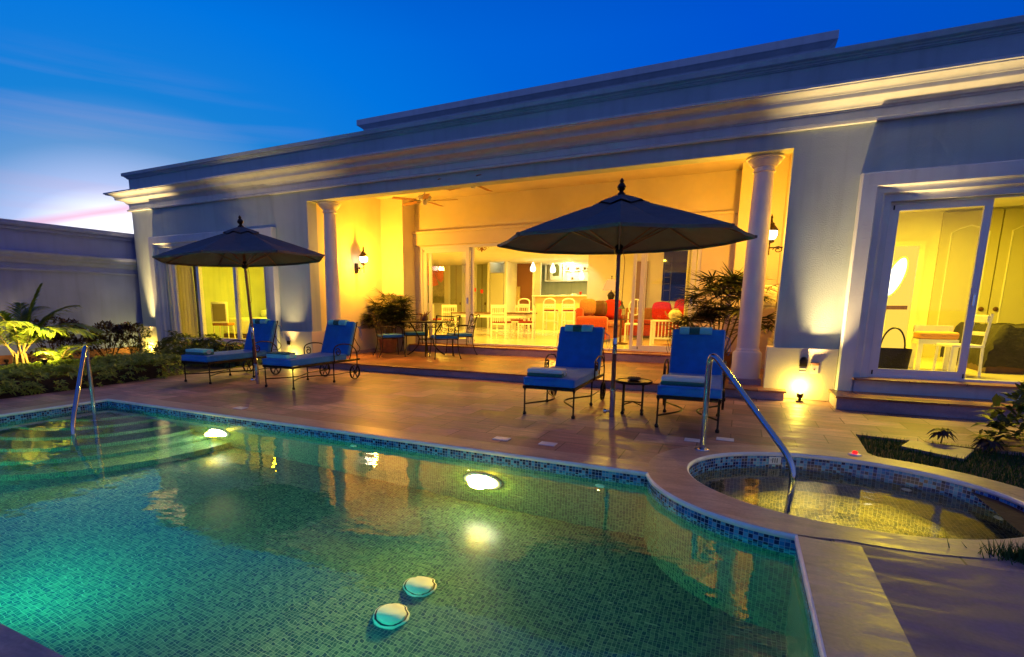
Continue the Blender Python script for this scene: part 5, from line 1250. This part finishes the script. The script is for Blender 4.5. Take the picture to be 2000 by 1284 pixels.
lamp('table_lamp_bulb', 'POINT', (v.x, 18.6, v.z + .45), 16, (1, .5, .1), .1)
v = at(1214, 612, 15.2); t = thing('candle_lantern', 'small black and glass candle lantern just right of the parasol pole', 'lantern', (v.x, 15.2, FZ))
zz = at(1214, 624, 15.2).z - FZ
b = nb(); lathe(b, [(0, 0), (.2, 0), (.2, .03), (.03, .05), (.03, zz - .03), (.22, zz - .02), (.22, zz), (0, zz)], 20); obj('stand', b, 'brown', t, 40)
b = nb(); lathe(b, [(.08, zz + .01), (.08, zz + .28)], 6); obj('glass', b, 'clear', t)
b = nb(); lathe(b, [(.10, zz + .28), (.05, zz + .36), (.02, zz + .42), (.03, zz + .45), (0, zz + .5)], 6); lathe(b, [(.09, zz), (.09, zz + .015)], 6)
for k in range(6): a = k * PI / 3; tube(b, [(.08 * math.cos(a), .08 * math.sin(a), zz), (.08 * math.cos(a), .08 * math.sin(a), zz + .28)], .006, 4)
obj('cage', b, 'dark', t, 40)
# white slatted coffee table and vase
x0, x1 = at(1274, 640, 15.2).x, at(1326, 640, 15.2).x; zt = at(1300, 626, 15.2).z
t = thing('slatted_side_table', 'white slatted low table behind the right door panel', 'table', ((x0 + x1) / 2, 15.4, FZ)); w = (x1 - x0) / 2 + .05; hh = zt - FZ
b = nb(); bx(b, -w, w, -.25, .25, hh - .04, hh, .005); obj('tabletop', b, 'int_white', t)
b = nb(); bx(b, -w, w, -.23, -.20, hh * .25, hh * .32)
for k in range(9): x = -w + .04 + k * (2 * w - .08) / 8; bx(b, x - .012, x + .012, -.225, -.205, hh * .3, hh - .041)
obj('slats', b, 'int_white', t)
for sx in (-1, 1):
    for sy in (-1, 1): b = nb(); bx(b, sx * (w - .03) - .025, sx * (w - .03) + .025, sy * .22 - .025, sy * .22 + .025, 0, hh - .041); obj('leg', b, 'int_white', t)
v = at(1318, 625, 15.3); t = thing('ceramic_pot', 'round pale painted pot with a spout on the slatted table', 'pot', (v.x, 15.3, FZ + hh + .001)); b = nb(); lathe(b, [(0, 0), (.08, 0), (.16, .08), (.17, .17), (.12, .25), (.07, .28), (.09, .31), (0, .31)], 20); obj('body', b, mat('painted_ceramic', (.55, .48, .3), .4, noise_s=14, noise_a=.4), t, 50)
b = nb(); tube(b, [(-.14, 0, .10), (-.23, 0, .16), (-.26, 0, .24)], [.03, .022, .016], 8); obj('spout', b, 'tan', t, 50)
# dark window with its curtain, and the narrow inner door
x0, x1 = wallq(1293, 1346, 19.86); z0, z1 = at(1320, 588, 19.86).z, at(1320, 470, 19.86).z
b = nb(); bx(b, x0, x1, 19.84, 19.899, max(z0, 1.2), min(z1 + .1, 3.2)); wn = obj('night_window', b, 'nightglass', H, world=True)
b = nb()
for r in range(5): bx(b, x0 + .06, x0 + .24, 19.836, 19.8399, 1.9 + .22 * r, 1.92 + .22 * r)
bx(b, x0 + .05, x0 + .06, 19.836, 19.8399, 1.5, 3.0); bx(b, x0 + .26, x0 + .28, 19.836, 19.8399, 1.5, 3.0); obj('grille', b, mat('dim_grille', (.06, .06, .09), .5), wn)
def curtain(label, x0, x1, Y, z0, z1, m_, folds=8, amp=.05, gather=0):
    t = thing('curtain', label, 'curtain', ((x0 + x1) / 2, Y, z0)); b = nb(); n = folds * 8; w = (x1 - x0) / 2; rows = []
    for j in range(9):
        q = j / 8; s = 1 - gather * math.sin(PI * min(1, q * 1.2)) * .5
        rows.append([b.verts.new((-w + 2 * w * (i / n) * s, amp * math.sin(i / 8 * 2 * PI + .4 * math.sin(q * 5)), (z1 - z0) * q)) for i in range(n + 1)])
    for j in range(8):
        for i in range(n): b.faces.new((rows[j][i], rows[j][i + 1], rows[j + 1][i + 1], rows[j + 1][i]))
    obj('drape', b, m_, t, 60); b = nb(); tube(b, [(-w - .1, 0, z1 - z0 + .02), (w + .1, 0, z1 - z0 + .02)], .015, 8); obj('rod', b, 'brown', t, 40)
x0, x1 = wallq(1342, 1378, 13.9); curtain('cream curtain hanging at the right jamb of the porch doors', x0, x1, 13.5, FZ + .02, 3.0, 'linen', 6, .05, .25)
b = nb(); x0, x1 = wallq(1240, 1262, 19.7); bx(b, x0, x1, 19.78, 19.899, FZ, 2.9); obj('inner_doorway', b, mat('yellow_passage', (.3, .2, .08), .8), H, world=True)
t = thing('round_back_chair', 'white chair with round back just left of the door panels', 'chair', (at(1240, 620, 17.4).x, 17.4, FZ)); b = nb(); tube(b, [(.2 * math.cos(q * PI / 10), 0, 1.0 + .24 * math.sin(q * PI / 10)) for q in range(20)], .02, 8, closed=True); tube(b, [(-.06, 0, 1.0 + .2), (-.06, 0, .8)], .012, 6); tube(b, [(.06, 0, 1.2), (.06, 0, .8)], .012, 6); obj('backrest', b, 'int_white', t, 40)
b = nb(); bx(b, -.23, .23, -.4, .02, .46, .52, .02); obj('seat', b, 'int_white', t)
for sx in (-1, 1):
    for yy in (-.38, 0): b = nb(); bx(b, sx * .2 - .02, sx * .2 + .02, yy - .02, yy + .02, 0, .46 if yy < 0 else .85); obj('leg', b, 'int_white', t)
# white box cabinet behind the right column
t = thing('box_panel', 'plain white box panel on the porch wall behind the right column', 'panel', (.45, 11.6, 1.35)); b = nb(); bx(b, -.5, .1, -.12, .1, 0, .42, .01); obj('casing', b, 'int_white', t); b = nb(); bx(b, -.48, .08, -.125, -.1205, .04, .05); obj('seam', b, 'dark', t)

# ================================================================== LEFT BEDROOM
cx0, cx1 = wallq(322, 379, 9.90)
curtain('pale linen curtain drawn across the left pane of the left window', cx0, cx1, 9.90, .35, 2.95, 'linen', 9, .05)
cx0, cx1 = wallq(380, 391, 9.98)
curtain('narrow black curtain edge between the linen curtain and the lit room', cx0, cx1, 9.98, .35, 2.95, 'dark', 2, .03)
v = at(442, 640, 11.2); z_ = FZ
t = thing('desk_chair', 'white upholstered desk chair with a grey back in the left bedroom', 'chair', (v.x - .1, 11.2, z_), .5)
for sx in (-1, 1):
    for sy in (-1, 1): b = nb(); tube(b, [(sx * .2, sy * .2, .45), (sx * .22, sy * .23, 0)], [.022, .014], 6); obj('leg', b, 'int_white', t)
b = nb(); bx(b, -.24, .24, -.24, .24, .42, .50, .02); obj('seat', b, 'tan', t, 45)
b = nb(); bx(b, -.24, .24, -.26, -.20, .50, 1.12, .015); k_ = obj('backrest', b, 'int_white', t, 45)
b = nb(); bx(b, -.19, .19, -.275, -.2601, .55, 1.06, .004); obj('back_pad', b, mat('olive_pad', (.22, .19, .05), .9), k_)
x0, x1 = at(375, 640, 13.4).x, at(455, 640, 13.4).x
t = thing('desk', 'white writing desk along the back of the left bedroom', 'desk', ((x0 + x1) / 2, 13.4, z_)); w = (x1 - x0) / 2
b = nb(); bx(b, -w, w, -.3, .3, .78, .84, .01); obj('top', b, 'int_white', t); b = nb(); bx(b, -w + .03, w - .03, -.27, .27, .62, .779); obj('drawer', b, 'int_white', t)
for sx in (-1, 1):
    for sy in (-1, 1): b = nb(); bx(b, sx * (w - .06) - .03, sx * (w - .06) + .03, sy * .25 - .03, sy * .25 + .03, 0, .62); obj('leg', b, 'int_white', t)
v = at(445, 560, 13.0); t = thing('table_lamp', 'lit white table lamp on the desk of the left bedroom', 'lamp', (v.x, 13.4, z_ + .841))
b = nb(); lathe(b, [(0, 0), (.09, 0), (.10, .1), (.05, .28), (.015, .34)], 16); obj('base', b, 'tan', t, 40); b = nb(); lathe(b, [(.22, .32), (.12, .66)], 20); obj('lamp_shade', b, 'shadew', t, 40)
x0, x1 = at(470, 640, 12.6).x, at(520, 640, 12.6).x
t = thing('bed', 'white made bed at the right side of the left bedroom', 'bed', ((x0 + x1) / 2 + .3, 12.9, z_)); b = nb(); bx(b, -1.0, 1.0, -1.0, 1.0, .12, .62, .08, seg=3); obj('mattress', b, 'int_white', t, 45); b = nb(); bx(b, -1.02, 1.02, 1.0, 1.08, 0, 1.35, .02); obj('headboard', b, mat('cream_board', (.7, .65, .4), .7), t); b = nb(); bx(b, -1.0, 1.0, -1.0, 1.0, 0, .119); obj('bed_base', b, 'brown', t)
b = nb(); bx(b, -.8, .8, .45, .9, .62, .86, .08, seg=3); obj('pillow', b, 'aquaw', t, 45)
x0, x1 = wallq(486, 514, 14.55); t = thing('framed_print', 'pale framed print on the wall above the bed in the left bedroom', 'picture', ((x0 + x1) / 2, 14.595, 1.75)); b = nb(); bx(b, -.45, .45, -.04, 0, 0, .7); obj('frame', b, 'int_white', t); b = nb(); bx(b, -.33, .33, -.044, -.0401, .1, .6); obj('print', b, mat('faded_print', (.5, .5, .3), .9, noise_s=9, noise_a=.5), t)
t = thing('storage_box', 'orange brown box beside the curtain in the left bedroom', 'box', (at(412, 640, 11.6).x, 11.6, FZ + .85)); b = nb(); bx(b, -.12, .12, -.12, .12, 0, .28, .01); obj('body', b, 'orange', t)
b = nb(); bx(b, -.13, .13, -.13, .13, .281, .31, .006); obj('lid', b, 'brown', t)
t = thing('side_cabinet', 'low cream cabinet beside the curtain in the left bedroom', 'cabinet', (at(412, 640, 11.6).x, 11.6, FZ)); b = nb(); bx(b, -.15, .15, -.2, .2, 0, .849, .01); obj('body', b, 'int_wall', t); b = nb(); bx(b, -.13, .13, -.212, -.2001, .1, .4); bx(b, -.13, .13, -.212, -.2001, .45, .75); obj('drawer', b, 'int_white', t)

# ================================================================== RIGHT BEDROOM
# closet doors with arched panels on the back wall
CLX = at(1822, 560, 14.36).x
for i in range(4):
    xa = CLX + i * .92; b = nb(); bx(b, xa, xa + .90, 14.33, 14.399, FZ, 3.25); d = obj('closet_door', b, mat('cream_closet', (.55, .5, .28), .5), H, world=True)
    b = nb(); tube(b, [(xa + .16, 14.327, .6), (xa + .16, 14.327, 2.85), (xa + .3, 14.327, 2.93), (xa + .45, 14.327, 2.98), (xa + .6, 14.327, 2.93), (xa + .74, 14.327, 2.85), (xa + .74, 14.327, .6)], .014, 6, closed=True); obj('panel_moulding', b, 'int_wall', d, 40)
    b = nb(); lathe(b, [(0, .05), (.03, .045), (.035, .025), (.012, .015), (.045, .0)], 14, T=Matrix.Translation((xa + (.8 if i % 2 == 0 else .1), 14.33, 1.35)) @ Matrix.Rotation(PI / 2, 4, 'X')); obj('knob', b, 'brown', d, 40)
# bathroom doorway: the room's light is a glowing panel in the opening
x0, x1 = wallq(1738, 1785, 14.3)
b = nb(); bx(b, x0, x1, 14.34, 14.399, FZ, 2.62); dw = obj('bathroom_glow_panel', b, emitm('bathroom_glow', (1.0, .60, .07), .85), H, world=True)
b = nb(); bx(b, x1, x1 + .1, 14.30, 14.40, FZ, 2.72); bx(b, x0 - .1, x0, 14.30, 14.40, FZ, 2.72); bx(b, x0, x1, 14.30, 14.4, 2.62, 2.72); obj('door_frame', b, 'int_wall', H, world=True)
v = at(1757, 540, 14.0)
t = thing('glare_oval', 'added glowing oval for the white mirror in the bathroom doorway', 'glare', (v.x, 14.25, 1.45)); b = nb()  # glowing oval added to give the white glare; no real looking glass
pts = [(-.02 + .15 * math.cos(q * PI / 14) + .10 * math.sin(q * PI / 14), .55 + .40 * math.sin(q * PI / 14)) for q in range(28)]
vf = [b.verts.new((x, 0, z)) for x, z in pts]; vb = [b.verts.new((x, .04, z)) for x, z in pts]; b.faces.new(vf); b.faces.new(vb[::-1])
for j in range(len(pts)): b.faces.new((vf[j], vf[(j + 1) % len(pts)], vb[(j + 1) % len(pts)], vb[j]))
obj('glare_face', b, emitm('white_glare', (1, .93, .6), 2.4), t)
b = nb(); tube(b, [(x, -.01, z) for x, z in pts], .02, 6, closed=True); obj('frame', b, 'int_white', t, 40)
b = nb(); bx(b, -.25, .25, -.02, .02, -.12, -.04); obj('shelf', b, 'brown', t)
t = thing('wicker_basket', 'black wicker basket with two tall hoop handles behind the right window', 'basket', (at(1748, 690, 9.95).x, 10.1, FZ))
b = nb(); n_ = 28
rows = [[b.verts.new(((.20 + .025 * j / 4) * math.copysign(abs(math.cos(2 * PI * i / n_)) ** .6, math.cos(2 * PI * i / n_)), (.12 + .012 * j / 4) * math.copysign(abs(math.sin(2 * PI * i / n_)) ** .6, math.sin(2 * PI * i / n_)), .09 + .34 * j / 4)) for i in range(n_)] for j in range(5)]
for j in range(4):
    for i in range(n_): b.faces.new((rows[j][i], rows[j][(i + 1) % n_], rows[j + 1][(i + 1) % n_], rows[j + 1][i]))
b.faces.new(rows[0]); obj('body', b, mat('black_wicker', (.012, .006, .004), .7, bump=.8, bump_s=60), t, 40)
for s in (-1, 1): b = nb(); tube(b, [(s * .02 + .15 * math.cos(PI * q / 14) - .01, s * .10, .42 + .32 * math.sin(PI * q / 14)) for q in range(15)], .011, 7); obj('handle', b, 'dark', t, 40)
b = nb()
for k in range(5): x = -.18 + k * .09; tube(b, [(x, -.11, .09), (x, -.11, .0)], .006, 5)
obj('wire_base', b, 'dark', t, 40)
x0, x1 = at(1790, 650, 11.6).x, at(1868, 650, 11.6).x
t = thing('bench', 'white bench with an orange cushion inside the right window', 'bench', ((x0 + x1) / 2, 11.6, FZ)); w = (x1 - x0) / 2
b = nb(); bx(b, -w, w, -.2, .2, .52, .64, .04, seg=3); obj('cushion', b, mat('pale_orange', (.6, .28, .10), .9), t, 45)
b = nb(); bx(b, -w, w, -.19, .19, .44, .519); bx(b, -w, w, .17, .21, .64, .74); obj('seat_frame', b, 'int_white', t)
for sx in (-1, 1):
    for sy in (-1, 1): b = nb(); bx(b, sx * (w - .03) - .03, sx * (w - .03) + .03, sy * .19 - .03, sy * .19 + .03, 0, .46 if sy < 0 else .72); obj('leg', b, 'int_white', t)
v = at(1890, 690, 10.6); t = thing('white_chair', 'slim white chair seen edge-on right of the window frame', 'chair', (v.x - .02, 10.9, FZ), -1.35)
for sx in (-1, 1):
    for sy in (-1, 1): b = nb(); tube(b, [(sx * .2, sy * .2, .0), (sx * .19, sy * .19, .45), (sx * .19, sy * (.19 if sy < 0 else .24), .46 if sy < 0 else .95)], .02, 6); obj('leg', b, 'int_white', t)
b = nb(); bx(b, -.21, .21, -.21, .21, .44, .48, .01); obj('seat', b, 'int_white', t); b = nb(); bx(b, -.19, .19, .19, .22, .82, .93, .01); bx(b, -.19, .19, .19, .22, .62, .68, .01); obj('backrest', b, 'int_white', t)
t = thing('bed', 'bed under a crumpled charcoal blanket in the right bedroom', 'bed', (4.85, 12.5, FZ)); b = nb(); bx(b, -1.25, 1.2, -1.0, 1.0, 0, .28); obj('bed_base', b, 'brown', t)
b = nb(); n_, m2 = 44, 40; g = []
for j in range(m2 + 1):
    row = []
    for i in range(n_ + 1):
        x = -1.42 + 2.8 * i / n_; y = -1.2 + 2.4 * j / m2; ex = max(0, abs(x) - 1.15) / .27; ey = max(0, abs(y) - .98) / .22; e = min(1, max(ex, ey))
        z = .74 - .64 * e ** .7 + .05 * noise.noise(Vector((x * 3, y * 3, 0))) + .03 * noise.noise(Vector((x * 9, y * 9, 4))); xx = max(-1.30, min(1.25, x)) + .04 * noise.noise(Vector((x * 5, y * 8, z * 4))); yy = max(-1.08, min(1.1, y)) + .05 * noise.noise(Vector((x * 9, 3, z * 4)))
        row.append(b.verts.new((xx, yy, z)))
    g.append(row)
for j in range(m2):
    for i in range(n_): b.faces.new((g[j][i], g[j][i + 1], g[j + 1][i + 1], g[j + 1][i]))
obj('blanket', b, 'grey', t, 60)
